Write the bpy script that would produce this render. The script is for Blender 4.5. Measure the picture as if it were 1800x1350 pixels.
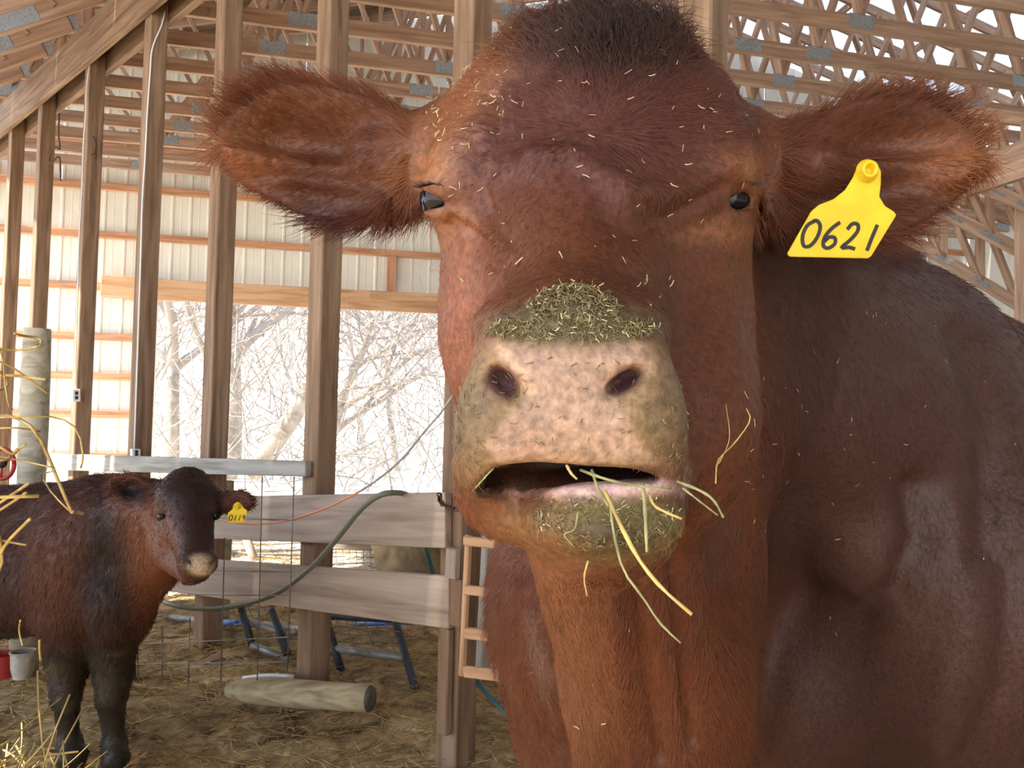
import bpy, bmesh, math, random
import numpy as np
from mathutils import Vector, Matrix

for _o in list(bpy.data.objects):
    bpy.data.objects.remove(_o)
SC = bpy.context.scene
COL = SC.collection
RNG = np.random.default_rng(7)
random.seed(11)

# ------------------------------------------------------------------ camera
CAM_H, FPX = 1.25, 1300.0
PITCH, ROLL = math.radians(2.05), 0.022
CAM = np.array([0.0, 0.0, CAM_H])
FWD = np.array([0, math.cos(PITCH), math.sin(PITCH)])
_u0 = np.array([0, -math.sin(PITCH), math.cos(PITCH)])
_r0 = np.array([1.0, 0, 0])
RGT = _r0 * math.cos(ROLL) + _u0 * math.sin(ROLL)
UPV = _u0 * math.cos(ROLL) - _r0 * math.sin(ROLL)
cd = bpy.data.cameras.new('camera')
cd.sensor_width = 36.0
cd.lens = FPX / 1800 * 36
cd.clip_start = 0.02
cd.clip_end = 400
cam = bpy.data.objects.new('camera', cd)
COL.objects.link(cam)
M = Matrix.Identity(4)
for i in range(3):
    M[i][0] = RGT[i]; M[i][1] = UPV[i]; M[i][2] = -FWD[i]; M[i][3] = CAM[i]
cam.matrix_world = M
SC.camera = cam

# ------------------------------------------------------------------ world, sun, exposure
W = bpy.data.worlds.new('sky'); SC.world = W
W.use_nodes = True
wn = W.node_tree
wn.nodes.clear()
_out = wn.nodes.new('ShaderNodeOutputWorld')
_bg = wn.nodes.new('ShaderNodeBackground')
_rmp = wn.nodes.new('ShaderNodeValToRGB')
_tc = wn.nodes.new('ShaderNodeTexCoord')
_sep = wn.nodes.new('ShaderNodeSeparateXYZ')
wn.links.new(_tc.outputs['Generated'], _sep.inputs[0])
wn.links.new(_sep.outputs['Z'], _rmp.inputs[0])
_rmp.color_ramp.elements[0].position = 0.0
_rmp.color_ramp.elements[0].color = (0.93, 0.96, 1.0, 1)
_rmp.color_ramp.elements[1].position = 0.55
_rmp.color_ramp.elements[1].color = (0.50, 0.70, 1.0, 1)
wn.links.new(_rmp.outputs[0], _bg.inputs[0])
_bg.inputs[1].default_value = 1.35
wn.links.new(_bg.outputs[0], _out.inputs[0])

sd = bpy.data.lights.new('sun', 'SUN')
sd.energy = 5.5
sd.angle = math.radians(0.6)
sd.color = (1.0, 0.93, 0.83)
sun = bpy.data.objects.new('sun', sd)
COL.objects.link(sun)
SUN_DIR = Vector((0.66, 0.20, -0.70))          # the way the sunlight travels: from the left, along the gable wall
sun.rotation_euler = SUN_DIR.to_track_quat('-Z', 'Y').to_euler()

SC.view_settings.view_transform = 'Standard'
SC.view_settings.look = 'None'
SC.view_settings.gamma = 1.0
SC.view_settings.use_curve_mapping = False
SC.view_settings.exposure = 1.6
try:
    SC.cycles.use_denoising = True
    SC.cycles.use_adaptive_sampling = True
    SC.cycles.adaptive_threshold = 0.05
    SC.cycles.adaptive_min_samples = 14
    SC.cycles.max_bounces = 6
    SC.cycles.diffuse_bounces = 4
    SC.cycles.glossy_bounces = 2
    SC.cycles.transmission_bounces = 3
    SC.cycles.transparent_max_bounces = 6
    SC.cycles.caustics_reflective = False
    SC.cycles.caustics_refractive = False
    SC.cycles.sample_clamp_indirect = 6.0
except Exception:
    pass

# ------------------------------------------------------------------ helpers
def P(x, y, d):
    """the point d metres in front of the camera at pixel x, y of the 1800x1350 frame"""
    return CAM + FWD * d + RGT * ((x - 900) / FPX * d) + UPV * ((675 - y) / FPX * d)

def pix(v):
    q = np.asarray(v, float) - CAM
    d = q @ FWD
    dd = np.where(np.abs(d) < 1e-6, 1e-6, d)
    return 900 + (q @ RGT) / dd * FPX, 675 - (q @ UPV) / dd * FPX, d

def ray(x, y):
    return FWD + RGT * ((x - 900) / FPX) + UPV * ((675 - y) / FPX)

def on_plane(x, y, p0, n):
    r = ray(x, y)
    s = np.dot(np.asarray(p0) - CAM, n) / np.dot(r, n)
    return CAM + r * s

def unit(v):
    v = np.asarray(v, float)
    return v / max(np.linalg.norm(v), 1e-9)

def tag(o, label=None, cat=None, group=None, kind=None):
    if label: o['label'] = label
    if cat: o['category'] = cat
    if group: o['group'] = group
    if kind: o['kind'] = kind
    return o

def link(o, parent=None, world=None):
    COL.objects.link(o)
    if world is None:
        world = Matrix.Identity(4)
    if parent is not None:
        o.parent = parent
        pm = parent.get('_pm')
        o.matrix_parent_inverse = Matrix.Identity(4)
        o.matrix_basis = PMAT[parent.name].inverted() @ world
    else:
        o.matrix_basis = world
    PMAT[o.name] = world
    return o
PMAT = {}

def empty(name, loc):
    o = bpy.data.objects.new(name, None)
    o.empty_display_size = 0.05
    return link(o, None, Matrix.Translation(Vector(loc)))

def mesh_obj(name, verts, faces, mat, parent=None, smooth=False, world=None):
    """verts are world coordinates unless world (a matrix) is given; the object's origin sits at the middle of its verts"""
    me = bpy.data.meshes.new(name)
    v = np.asarray(verts, float)
    if world is None:
        c = v.mean(0)
        v = v - c
        world = Matrix.Translation(Vector(c))
    me.from_pydata([tuple(p) for p in v], [], [tuple(f) for f in faces])
    me.materials.append(mat)
    if smooth:
        me.polygons.foreach_set('use_smooth', [True] * len(me.polygons))
    me.update()
    o = bpy.data.objects.new(name, me)
    return link(o, parent, world)

BOXF = [(0, 3, 2, 1), (4, 5, 6, 7), (0, 1, 5, 4), (1, 2, 6, 5), (2, 3, 7, 6), (3, 0, 4, 7)]
def timber(name, a, b, w, h, mat, parent=None, up=(0, 0, 1), bev=0.004, side_off=0.0):
    """a sawn board from a to b, h tall along up, w thick across; grain runs along local X"""
    a = np.asarray(a, float); b = np.asarray(b, float)
    L = np.linalg.norm(b - a)
    x = (b - a) / L
    up = np.asarray(up, float)
    y = unit(np.cross(up, x)); z = np.cross(x, y)
    c = (a + b) / 2 + y * side_off
    wm = Matrix([[x[i], y[i], z[i], c[i]] for i in range(3)] + [[0, 0, 0, 1]])
    bm = bmesh.new()
    bmesh.ops.create_cube(bm, size=1.0)
    for v in bm.verts:
        v.co = (v.co.x * L, v.co.y * w, v.co.z * h)
    if bev:
        bmesh.ops.bevel(bm, geom=bm.edges[:], offset=min(bev, w * .3, h * .3), segments=1, affect='EDGES')
    me = bpy.data.meshes.new(name)
    bm.to_mesh(me); bm.free()
    me.materials.append(mat)
    o = bpy.data.objects.new(name, me)
    return link(o, parent, wm)

def slab(name, quad, nrm, thick, mat, parent=None):
    """a board given by the four corners of its front face, thick behind it (away from nrm); grain along its first edge"""
    q = [np.asarray(p, float) for p in quad]
    n = unit(nrm)
    x = unit((q[1] - q[0]) + (q[2] - q[3]))
    z = unit(np.cross(x, n)); 
    c = sum(q) / 4 - n * thick / 2
    y = np.cross(z, x)
    R = np.array([x, y, z])
    vs = [R @ (p - c) for p in q] + [R @ (p - n * thick - c) for p in q]
    wm = Matrix([[x[i], y[i], z[i], c[i]] for i in range(3)] + [[0, 0, 0, 1]])
    bm = bmesh.new()
    bv = [bm.verts.new(v) for v in vs]
    for f in [(0, 1, 2, 3), (7, 6, 5, 4), (4, 5, 1, 0), (5, 6, 2, 1), (6, 7, 3, 2), (7, 4, 0, 3)]:
        bm.faces.new([bv[i] for i in f])
    bmesh.ops.recalc_face_normals(bm, faces=bm.faces[:])
    bmesh.ops.bevel(bm, geom=bm.edges[:], offset=0.003, segments=1, affect='EDGES')
    me = bpy.data.meshes.new(name); bm.to_mesh(me); bm.free()
    me.materials.append(mat)
    return link(bpy.data.objects.new(name, me), parent, wm)

def smooth_path(pts, n):
    """Catmull-Rom through pts"""
    p = np.asarray(pts, float)
    p = np.vstack([2 * p[0] - p[1], p, 2 * p[-1] - p[-2]])
    out = []
    m = len(p) - 3
    for q in np.linspace(0, m - 1e-6, n):
        i = int(q); t = q - i
        a, b, c, d = p[i:i + 4]
        out.append(.5 * (2 * b + (c - a) * t + (2 * a - 5 * b + 4 * c - d) * t * t + (3 * b - a - 3 * c + d) * t ** 3))
    return np.array(out)

def tube(pts, rad, sides=8, cap=True):
    p = np.asarray(pts, float)
    n = len(p)
    r = np.full(n, rad, float) if np.isscalar(rad) else np.asarray(rad, float)
    tg = np.gradient(p, axis=0)
    tg /= np.maximum(np.linalg.norm(tg, axis=1), 1e-9)[:, None]
    ref = np.array([0, 0, 1.0]) if abs(tg[0][2]) < .9 else np.array([1.0, 0, 0])
    u = unit(np.cross(ref, tg[0]))
    vs, fs = [], []
    ang = np.arange(sides) * 2 * math.pi / sides
    for i in range(n):
        u = unit(u - tg[i] * np.dot(u, tg[i]))
        w = np.cross(tg[i], u)
        vs += list(p[i] + r[i] * (np.cos(ang)[:, None] * u + np.sin(ang)[:, None] * w))
    for i in range(n - 1):
        for k in range(sides):
            a = i * sides + k; b = i * sides + (k + 1) % sides
            fs.append((a, b, b + sides, a + sides))
    if cap:
        fs.append(tuple(range(sides - 1, -1, -1)))
        fs.append(tuple((n - 1) * sides + k for k in range(sides)))
    return vs, fs

def tube_obj(name, pts, rad, mat, parent=None, sides=8):
    v, f = tube(pts, rad, sides)
    return mesh_obj(name, v, f, mat, parent, smooth=True)

class MB:
    """collects geometry for one mesh object"""
    def __init__(s): s.v, s.f = [], []
    def add(s, v, f):
        o = len(s.v); s.v += [tuple(p) for p in v]; s.f += [tuple(i + o for i in q) for q in f]
    def build(s, name, mat, parent=None, smooth=True): return mesh_obj(name, s.v, s.f, mat, parent, smooth)

# ------------------------------------------------------------------ materials
def new_mat(name):
    m = bpy.data.materials.new(name); m.use_nodes = True
    nt = m.node_tree
    b = nt.nodes.get('Principled BSDF')
    return m, nt, b

def plain(name, c, rough=.6, metal=0.0, spec=.5, noise=0.0, scale=20):
    m, nt, b = new_mat(name)
    b.inputs['Base Color'].default_value = (*c, 1)
    b.inputs['Roughness'].default_value = rough
    b.inputs['Metallic'].default_value = metal
    b.inputs['Specular IOR Level'].default_value = spec
    if noise:
        mottle(nt, b, [tuple(x * (1 - noise) for x in c), tuple(min(1, x * (1 + noise)) for x in c)], scale)
    return m

def mottle(nt, b, cols, scale, stretch=(1, 1, 1), detail=6, bump=0.0, lo=.3, hi=.7, rnd=True, dist=0.0):
    tc = nt.nodes.new('ShaderNodeTexCoord')
    mp = nt.nodes.new('ShaderNodeMapping')
    mp.inputs['Scale'].default_value = stretch
    nt.links.new(tc.outputs['Object'], mp.inputs[0])
    if rnd:
        oi = nt.nodes.new('ShaderNodeObjectInfo')
        mu = nt.nodes.new('ShaderNodeMath'); mu.operation = 'MULTIPLY'; mu.inputs[1].default_value = 37.0
        nt.links.new(oi.outputs['Random'], mu.inputs[0])
        nt.links.new(mu.outputs[0], mp.inputs['Location'])
    nz = nt.nodes.new('ShaderNodeTexNoise')
    nz.inputs['Scale'].default_value = scale
    nz.inputs['Detail'].default_value = detail
    nz.inputs['Distortion'].default_value = dist
    nt.links.new(mp.outputs[0], nz.inputs['Vector'])
    r = nt.nodes.new('ShaderNodeValToRGB')
    e = r.color_ramp.elements
    e[0].position = lo; e[0].color = (*cols[0], 1)
    e[1].position = hi; e[1].color = (*cols[-1], 1)
    for i, c in enumerate(cols[1:-1]):
        q = e.new(lo + (hi - lo) * (i + 1) / (len(cols) - 1)); q.color = (*c, 1)
    nt.links.new(nz.outputs[0], r.inputs[0])
    nt.links.new(r.outputs[0], b.inputs['Base Color'])
    if bump:
        bp = nt.nodes.new('ShaderNodeBump')
        bp.inputs['Strength'].default_value = bump
        bp.inputs['Distance'].default_value = .01
        nt.links.new(nz.outputs[0], bp.inputs['Height'])
        nt.links.new(bp.outputs[0], b.inputs['Normal'])
    return r

def wood(name, cols, rough=.75, scale=1.0, bump=.25):
    m, nt, b = new_mat(name)
    b.inputs['Roughness'].default_value = rough
    b.inputs['Specular IOR Level'].default_value = .25
    mottle(nt, b, cols, 3.0 * scale, (.6, 9, 9), 7, bump, .28, .72, True, .6)
    return m

M_POST = wood('post_wood', [(0.15, 0.087, 0.051), (0.255, 0.158, 0.096), (0.375, 0.247, 0.158)])
M_TRUSS = wood('truss_wood', [(.29, .175, .115), (.44, .29, .205), (.58, .41, .30)])
M_GIRT = wood('girt_wood', [(0.375, 0.175, 0.088), (0.562, 0.288, 0.156), (0.7, 0.4, 0.237)])
M_NEWWOOD = wood('header_wood', [(.42, .22, .11), (.60, .36, .20), (.68, .45, .27)])
M_BOARD = wood('fence_board_wood', [(.26, .19, .14), (.40, .31, .24), (.50, .40, .32)])
M_GREYWOOD = wood('weathered_wood', [(.20, .18, .15), (.34, .32, .28), (.46, .44, .40)])
M_SHEATH = wood('sheathing_wood', [(.13, .085, .05), (.20, .135, .085), (.28, .19, .12)])
M_PLATE = plain('galvanised_plate', (.36, .40, .44), .5, .35, noise=.25, scale=60)
M_STEEL = plain('wall_steel', (0.829, 0.806, 0.717), .5, 0, .3, noise=.05, scale=3)
M_ROUND = wood('round_post_wood', [(0.26, 0.221, 0.143), (0.442, 0.39, 0.286), (0.598, 0.546, 0.416)])
M_LOG = wood('log_wood', [(0.21, 0.154, 0.084), (0.42, 0.336, 0.196), (0.588, 0.49, 0.308)])
M_WHITE = plain('white_plastic', (.8, .8, .78), .4)
M_BLACKPIPE = plain('gate_steel', (.045, .05, .06), .5, 0, .4, noise=.3, scale=15)
M_GREYPIPE = plain('gate_galvanised', (.30, .29, .27), .45, .3, .4, noise=.3, scale=15)
M_WIRE = plain('wire', (.25, .24, .23), .5, .7)
M_HOSE = plain('green_hose', (.15, .16, .115), .5)
M_TEAL = plain('teal_hose', (.035, .10, .10), .5)
M_ORANGE = plain('orange_cord', (.75, .27, .12), .5)
M_CABLE = plain('grey_cable', (.35, .33, .30), .6)
M_RUST = plain('rusty_chain', (.12, .065, .045), .75, .3, noise=.4, scale=60)
M_BLUE = plain('blue_pipe', (.05, .18, .55), .4)
M_RED = plain('red_plastic', (.45, .03, .03), .5)
M_PAIL = plain('pail_plastic', (.42, .38, .32), .7, noise=.3, scale=25)
M_STRAW = plain('straw', (.62, .44, .15), .55, 0, .3, noise=.4, scale=40)
M_STRAWD = plain('old_straw', (.44, .30, .13), .7, 0, .2, noise=.5, scale=25)
M_HAYG = plain('green_hay', (.34, .33, .15), .6, 0, .25, noise=.45, scale=70)
M_CHAFF = plain('chaff', (.75, .62, .38), .6, 0, .2, noise=.3, scale=60)
M_CRUST = plain('nose_crumbs', (.26, .21, .10), .8, 0, .2, noise=.5, scale=200)
M_BALE = plain('bale_hay', (.24, .17, .09), .9, noise=.5, scale=9)
# ------------------------------------------------------------------ barn shell
T = np.array([math.cos(math.radians(12)), math.sin(math.radians(12)), 0])     # along the gable wall
NN = np.array([-T[1], T[0], 0])                                               # away from the camera, across the trusses
Z = np.array([0, 0, 1.0])
def G(t, n, z):
    return T * t + NN * n + Z * z
WALL_N = 9.6
RD = unit([.74, -.67, 0]); R0 = np.array([-2.30, 4.60, 0])                    # the row of posts comes nearer to the right
RN = unit([-.67, -.74, 0])                                                    # side of the row that faces the camera
def row(s, off=0.0, z=0.0):
    return R0 + RD * s + RN * off + Z * z
def tn(p):
    return float(np.dot(p, T)), float(np.dot(p, NN))
CH = 3.96                                                                     # underside of the truss chords
RIDGE_T, EAVE_T, SLOPE = 3.4, -4.8, .27
def roof_z(t):
    return CH + .95 + SLOPE * (t - EAVE_T) if t < RIDGE_T else CH + .95 + SLOPE * (2 * RIDGE_T - t - EAVE_T)

# floor: trodden dirt with bedding, gently uneven
m, nt, b = new_mat('trodden_dirt')
b.inputs['Roughness'].default_value = .95
b.inputs['Specular IOR Level'].default_value = .1
mottle(nt, b, [(.12, .08, .043), (.34, .235, .125), (.54, .39, .21), (.66, .50, .28)], 7, (1, 1, 1), 12, .9, .3, .72, False, 1.2)
M_DIRT = m
def ground_z(x, y):
    return .018 * math.sin(x * 3.1 + 1) * math.sin(y * 2.7) + .012 * math.sin(x * 8.3 + y * 5.1) + .008 * math.sin(x * 17 - y * 13)
def sheet(name, pts_t, pts_n, zf, mat):
    vs, fs = [], []
    for n in pts_n:
        for t in pts_t:
            p = G(t, n, 0)
            vs.append((p[0], p[1], zf(p[0], p[1])))
    w = len(pts_t)
    for j in range(len(pts_n) - 1):
        for i in range(w - 1):
            a = j * w + i
            fs.append((a, a + 1, a + 1 + w, a + w))
    return tag(mesh_obj(name, vs, fs, mat, None, True), kind='structure')
sheet('floor', np.linspace(-9, 9, 150), np.linspace(-3, 5.3, 100), lambda x, y: ground_z(x, y) - .02, M_DIRT)
m, nt, b = new_mat('pale_winter_ground')
b.inputs['Roughness'].default_value = .9
mottle(nt, b, [(.46, .39, .28), (.66, .60, .50), (.80, .78, .72)], 1.6, (1, 1, 1), 8, .3, .32, .66, False)
M_OUT = m
sheet('sunpatch_floor', np.linspace(-9, 9, 90), np.linspace(5.28, WALL_N + .6, 30), lambda x, y: ground_z(x, y) * .6 - .03, M_OUT)  # barn floor coloured paler here so its sun patch turns white
sheet('ground_outside', np.linspace(-60, 60, 60), np.linspace(-45, 75, 60), lambda x, y: -.16 + .05 * math.sin(x * .7) * math.sin(y * .5), M_OUT)

# gable wall: ribbed steel on girts, with a wide doorway
wall = tag(empty('wall_back', G(0, WALL_N, 0)), kind='structure')
DOOR = (-2.47, 1.95, 2.50)
def ribbed(name, t0, t1, z0, z1f, parent):
    prof = []
    w = t1 - t0
    for k in range(4):
        c = t0 + w * k / 4
        prof += [(c, 0), (c + .012, -.012), (c + .032, -.012), (c + .046, 0)]
        prof += [(c + .115, 0), (c + .122, -.003), (c + .13, 0)]
    prof.append((t1 - .004, 0))
    vs, fs = [], []
    for t, o in prof:
        vs.append(G(t, WALL_N + .05 + o, z0)); vs.append(G(t, WALL_N + .05 + o, z1f(t)))
    for i in range(len(prof) - 1):
        fs.append((2 * i, 2 * i + 2, 2 * i + 3, 2 * i + 1))
    mesh_obj(name, vs, fs, M_STEEL, parent)
t = -9.0
while t < 9.2:
    t1 = t + .92
    if t1 <= DOOR[0] + .02 or t >= DOOR[1] - .02:
        ribbed('steel_panel', t, t1, 0, roof_z, wall)
    else:
        if t < DOOR[0]: ribbed('steel_panel', t, DOOR[0], 0, roof_z, wall)
        if t1 > DOOR[1]: ribbed('steel_panel', DOOR[1], t1, 0, roof_z, wall)
        ribbed('steel_panel', max(t, DOOR[0]), min(t1, DOOR[1]), DOOR[2] + .02, roof_z, wall)
    t = t1
for z in (4.37, 3.82, 3.24, 2.62, 2.02, 1.55, 1.10, .60, .12):
    if z > 2.7:
        timber('girt', G(-9, WALL_N, z), G(9.2, WALL_N, z), .04, .085, M_GIRT, wall)
    else:
        timber('girt', G(-9, WALL_N, z), G(DOOR[0], WALL_N, z), .04, .085, M_GIRT, wall)
        timber('girt', G(DOOR[1], WALL_N, z), G(9.2, WALL_N, z), .04, .085, M_GIRT, wall)
timber('door_header', G(DOOR[0] - .5, WALL_N - .045, 2.62), G(-2.1 + .0, WALL_N - .045, 2.60), .045, .26, M_NEWWOOD, wall)
timber('door_header', G(-2.42, WALL_N - .095, 2.60), G(1.3, WALL_N - .095, 2.60), .045, .25, M_NEWWOOD, wall)
timber('door_header', G(.15, WALL_N - .15, 2.67), G(2.3, WALL_N - .15, 2.67), .045, .10, M_NEWWOOD, wall)
timber('door_jamb', G(DOOR[0] - .03, WALL_N - .02, 0), G(DOOR[0] - .03, WALL_N - .02, 2.5), .05, .12, M_GIRT, wall, up=T)
timber('door_jamb', G(DOOR[1] + .03, WALL_N - .02, 0), G(DOOR[1] + .03, WALL_N - .02, 2.5), .05, .12, M_GIRT, wall, up=T)
timber('wall_stud', G(.42, WALL_N - .02, 2.7), G(.42, WALL_N - .02, 3.2), .05, .12, M_GIRT, wall, up=T)

# right side wall and an unseen wall behind the camera, added to keep the sun out
wr = tag(empty('wall_right', G(9.2, 3, 0)), kind='structure')
def flatwall(name, a, b, z1, parent):
    a = np.asarray(a); b = np.asarray(b)
    n = int(np.linalg.norm(b - a) / .92)
    for i in range(n):
        p = a + (b - a) * i / n; q = a + (b - a) * (i + 1) / n
        d = (q - p); nr = unit(np.cross(Z, d))
        pr = [(0, 0), (.03, .02), (.06, .02), (.09, 0), (.33, 0), (.36, .02), (.39, .02), (.42, 0), (.66, 0), (.69, .02), (.72, .02), (.75, 0), (.995, 0)]
        vs, fs = [], []
        for u, o in pr:
            c = p + d * u + nr * o
            vs += [c + Z * 0, c + Z * (z1 if z1 else roof_z(float(c @ T)) + .05)]
        for k in range(len(pr) - 1):
            fs.append((2 * k, 2 * k + 2, 2 * k + 3, 2 * k + 1))
        mesh_obj(name, vs, fs, M_STEEL, parent)
flatwall('steel_panel', G(9.2, WALL_N, 0), G(9.2, -5.5, 0), 4.95, wr)
wf = tag(empty('added_wall_front', G(5, -5.5, 0)), kind='structure')
flatwall('steel_panel', G(9.2, -5.5, 0), G(1.0, -5.5, 0), 0, wf)

# ceiling: wood sheathing over the near slope's foot, milky panels over the rest, on purlins
M_MILK, nt, b = new_mat('milky_roof_panel')
b.inputs['Base Color'].default_value = (.86, .87, .88, 1)
b.inputs['Roughness'].default_value = .5
_tr = nt.nodes.new('ShaderNodeBsdfTranslucent'); _tr.inputs[0].default_value = (.86, .90, .95, 1)
_mx = nt.nodes.new('ShaderNodeMixShader'); _mx.inputs[0].default_value = .42
nt.links.new(b.outputs[0], _mx.inputs[1]); nt.links.new(_tr.outputs[0], _mx.inputs[2])
nt.links.new(_mx.outputs[0], nt.nodes['Material Output'].inputs[0])
ceil = tag(empty('ceiling', G(0, 3, 5)), kind='structure')
def roofsheet(name, t0, t1, n0, n1, mat):
    q = [G(t0, n0, roof_z(t0) + .06), G(t1, n0, roof_z(t1) + .06), G(t1, n1, roof_z(t1) + .06), G(t0, n1, roof_z(t0) + .06)]
    slab(name, q, (0, 0, 1), .02, mat, ceil)
N0, N1 = -5.5, WALL_N + .4
for k in range(16):
    n0 = N0 + (N1 - N0) * k / 16; n1 = N0 + (N1 - N0) * (k + 1) / 16
    roofsheet('roof_sheathing', EAVE_T, .5, n0, n1 - .006, M_SHEATH)
    if n0 > 3.8:
        roofsheet('roof_panel', .5, RIDGE_T, n0, n1 - .006, M_MILK)
        roofsheet('roof_panel', RIDGE_T, 9.4, n0, n1 - .006, M_MILK)
    else:
        roofsheet('roof_sheathing', .5, RIDGE_T, n0, n1 - .006, M_SHEATH)
        roofsheet('roof_sheathing', RIDGE_T, 9.4, n0, n1 - .006, M_SHEATH)
for t in np.arange(-4.4, 9.3, 1.15):
    timber('purlin', G(t, N0, roof_z(t) + .0), G(t, N1 - .4, roof_z(t) + .0), .04, .09, M_TRUSS, ceil)

# posts in a row, and the doubled header on them
POSTS = [(-3.02, 'timber post at the far end of the header, beside the left picture edge'),
         (-2.16, 'timber post behind the round wooden fence post'),
         (-1.06, 'timber post with the upper white outlet box on it'),
         (0.0, 'timber post with the long white conduit and the lower outlet box'),
         (.975, 'timber post behind the calf\'s tagged ear'),
         (1.965, 'timber post carrying the middle of the plank fence'),
         (2.87, 'timber post at the end of the plank fence with a chain on it'),
         (3.80, 'timber post rising behind the cow\'s poll')]
POST_O = []
for s, lab in POSTS:
    top = 3.95 if s < .5 else 4.1
    o = timber('timber_post', row(s, 0, -.03), row(s, 0, top), .105, .105, M_POST, None, up=RD, bev=.006)
    POST_O.append(tag(o, lab, 'post', 'posts carrying the barn header'))
for off, lab in ((.075, 'heavy diagonal-running header board on the near side of the posts'), (-.075, 'heavy header board on the far side of the posts')):
    o = timber('header_beam', row(-6.2, off, 3.81), row(5.2, off, 3.81), .042, .29, M_POST)
    tag(o, lab, 'beam', 'doubled header on the posts')

# main trusses
def plate(c, nrm, along, w, h, parent):
    along = unit(along); nrm = unit(nrm)
    z = np.cross(along, nrm)
    q = [c - along * w / 2 - z * h / 2, c + along * w / 2 - z * h / 2, c + along * w / 2 + z * h / 2, c - along * w / 2 + z * h / 2]
    o = slab('gusset_plate', [p + nrm * .002 for p in q], nrm, .004, M_PLATE, parent)
ORD = ['first', 'second', 'third', 'fourth', 'fifth', 'sixth', 'seventh', 'eighth', 'ninth', 'tenth', 'eleventh', 'twelfth']
def hdr_t(n):
    s = (n - np.dot(R0, NN)) / np.dot(RD, NN)
    return float(np.dot(R0 + RD * s, T))
k_list = list(range(8, -4, -1))
for i, k in enumerate(k_list):
    n = 5.46 + .48 * k
    if n > WALL_N - .2: continue
    t0 = hdr_t(n) - .18; t1 = 9.1
    root = empty('roof_truss', G(t0, n, CH))
    tag(root, 'sawn wood roof truss, %s counting from the gable wall toward the camera' % ORD[i], 'truss', 'main roof trusses')
    w, h = .04, .115
    # chord in two lengths with a splice
    ts = 1.0 + (k % 3) * .9
    timber('bottom_chord', G(t0, n, CH + h / 2), G(ts, n, CH + h / 2), w, h, M_TRUSS, root)
    timber('bottom_chord', G(ts + .003, n, CH + h / 2), G(t1, n, CH + h / 2), w, h, M_TRUSS, root)
    zt = lambda t: roof_z(t) - .045 - .06
    timber('top_chord', G(max(t0, EAVE_T), n, zt(max(t0, EAVE_T))), G(RIDGE_T, n, zt(RIDGE_T)), w, h, M_TRUSS, root)
    timber('top_chord', G(RIDGE_T, n, zt(RIDGE_T)), G(t1, n, zt(t1)), w, h, M_TRUSS, root)
    nodes = np.linspace(t0 + .1, RIDGE_T, 5)
    for j in range(4):
        a, bq = nodes[j], nodes[j + 1]
        mid = (a + bq) / 2
        timber('web', G(a, n, CH + h), G(mid, n, zt(mid)), w, .075, M_TRUSS, root, up=NN)
        timber('web', G(mid, n, zt(mid)), G(bq, n, CH + h), w, .075, M_TRUSS, root, up=NN)
        if j == 1: timber('web', G(bq, n, CH + h), G(bq, n, zt(bq)), w, .075, M_TRUSS, root, up=NN)
    nodes = np.linspace(RIDGE_T, t1 - .1, 4)
    for j in range(3):
        a, bq = nodes[j], nodes[j + 1]
        mid = (a + bq) / 2
        timber('web', G(a, n, CH + h), G(mid, n, zt(mid)), w, .075, M_TRUSS, root, up=NN)
        timber('web', G(mid, n, zt(mid)), G(bq, n, CH + h), w, .075, M_TRUSS, root, up=NN)
    for tt in list(np.linspace(t0 + .1, RIDGE_T, 5)) + list(nodes[1:]):
        plate(G(tt, n - w / 2, CH + .07), -NN, T, .20, .10, root)
    plate(G(ts, n - w / 2, CH + .06), -NN, T, .22, .09, root)

# lean-to trusses left of the header: they drop away from it
for i, s in enumerate((.55, -.05, -.65, -1.25, -1.85, -2.45)):
    a = row(s, .12, CH + .02)
    dirv = unit(-T * .89 - Z * .455)
    root = empty('lean_to_truss', a)
    tag(root, 'sloping lean-to truss left of the header, %s from the camera' % ORD[i], 'truss', 'lean-to trusses left of the header')
    a2 = a + Z * .05
    L = 3.2
    timber('bottom_chord', a2, a2 + dirv * L, .04, .12, M_TRUSS, root)
    top = a2 + Z * .42
    timber('top_chord', top + T * .25, top + unit(-T * .93 - Z * .36) * L, .04, .12, M_TRUSS, root)
    timber('end_block', a2 + T * .1 - Z * .02, a2 + T * .1 + Z * .5, .04, .10, M_TRUSS, root, up=T)
    for q in (.3, .9, 1.6, 2.3):
        timber('web', a2 + dirv * q, top + unit(-T * .93 - Z * .36) * (q + .35), .035, .075, M_TRUSS, root, up=NN)
    for q in (.55, 1.15, 1.9):
        plate(a2 + dirv * q - NN * .021, -NN, dirv, .26, .11, root)
shade_roof = tag(empty('added_shade_roof_1', G(-7, 3.2, 3.5)), kind='structure')  # added roof piece out of view, shades the calf from the sun
_e = lambda t, n: G(t, n, 4.75 + .33 * (t - EAVE_T))
for k in range(4):
    n0 = 1.75 + .75 * k
    slab('roof_sheathing', [_e(-9.6, n0), _e(-4.5, n0), _e(-4.5, n0 + .745), _e(-9.6, n0 + .745)], (0, 0, 1), .02, M_SHEATH, shade_roof)
for t in (-9.2, -8.0, -6.8, -5.6):
    timber('purlin', _e(t, 1.75) - Z * .06, _e(t, 4.75) - Z * .06, .04, .09, M_TRUSS, shade_roof)

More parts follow.
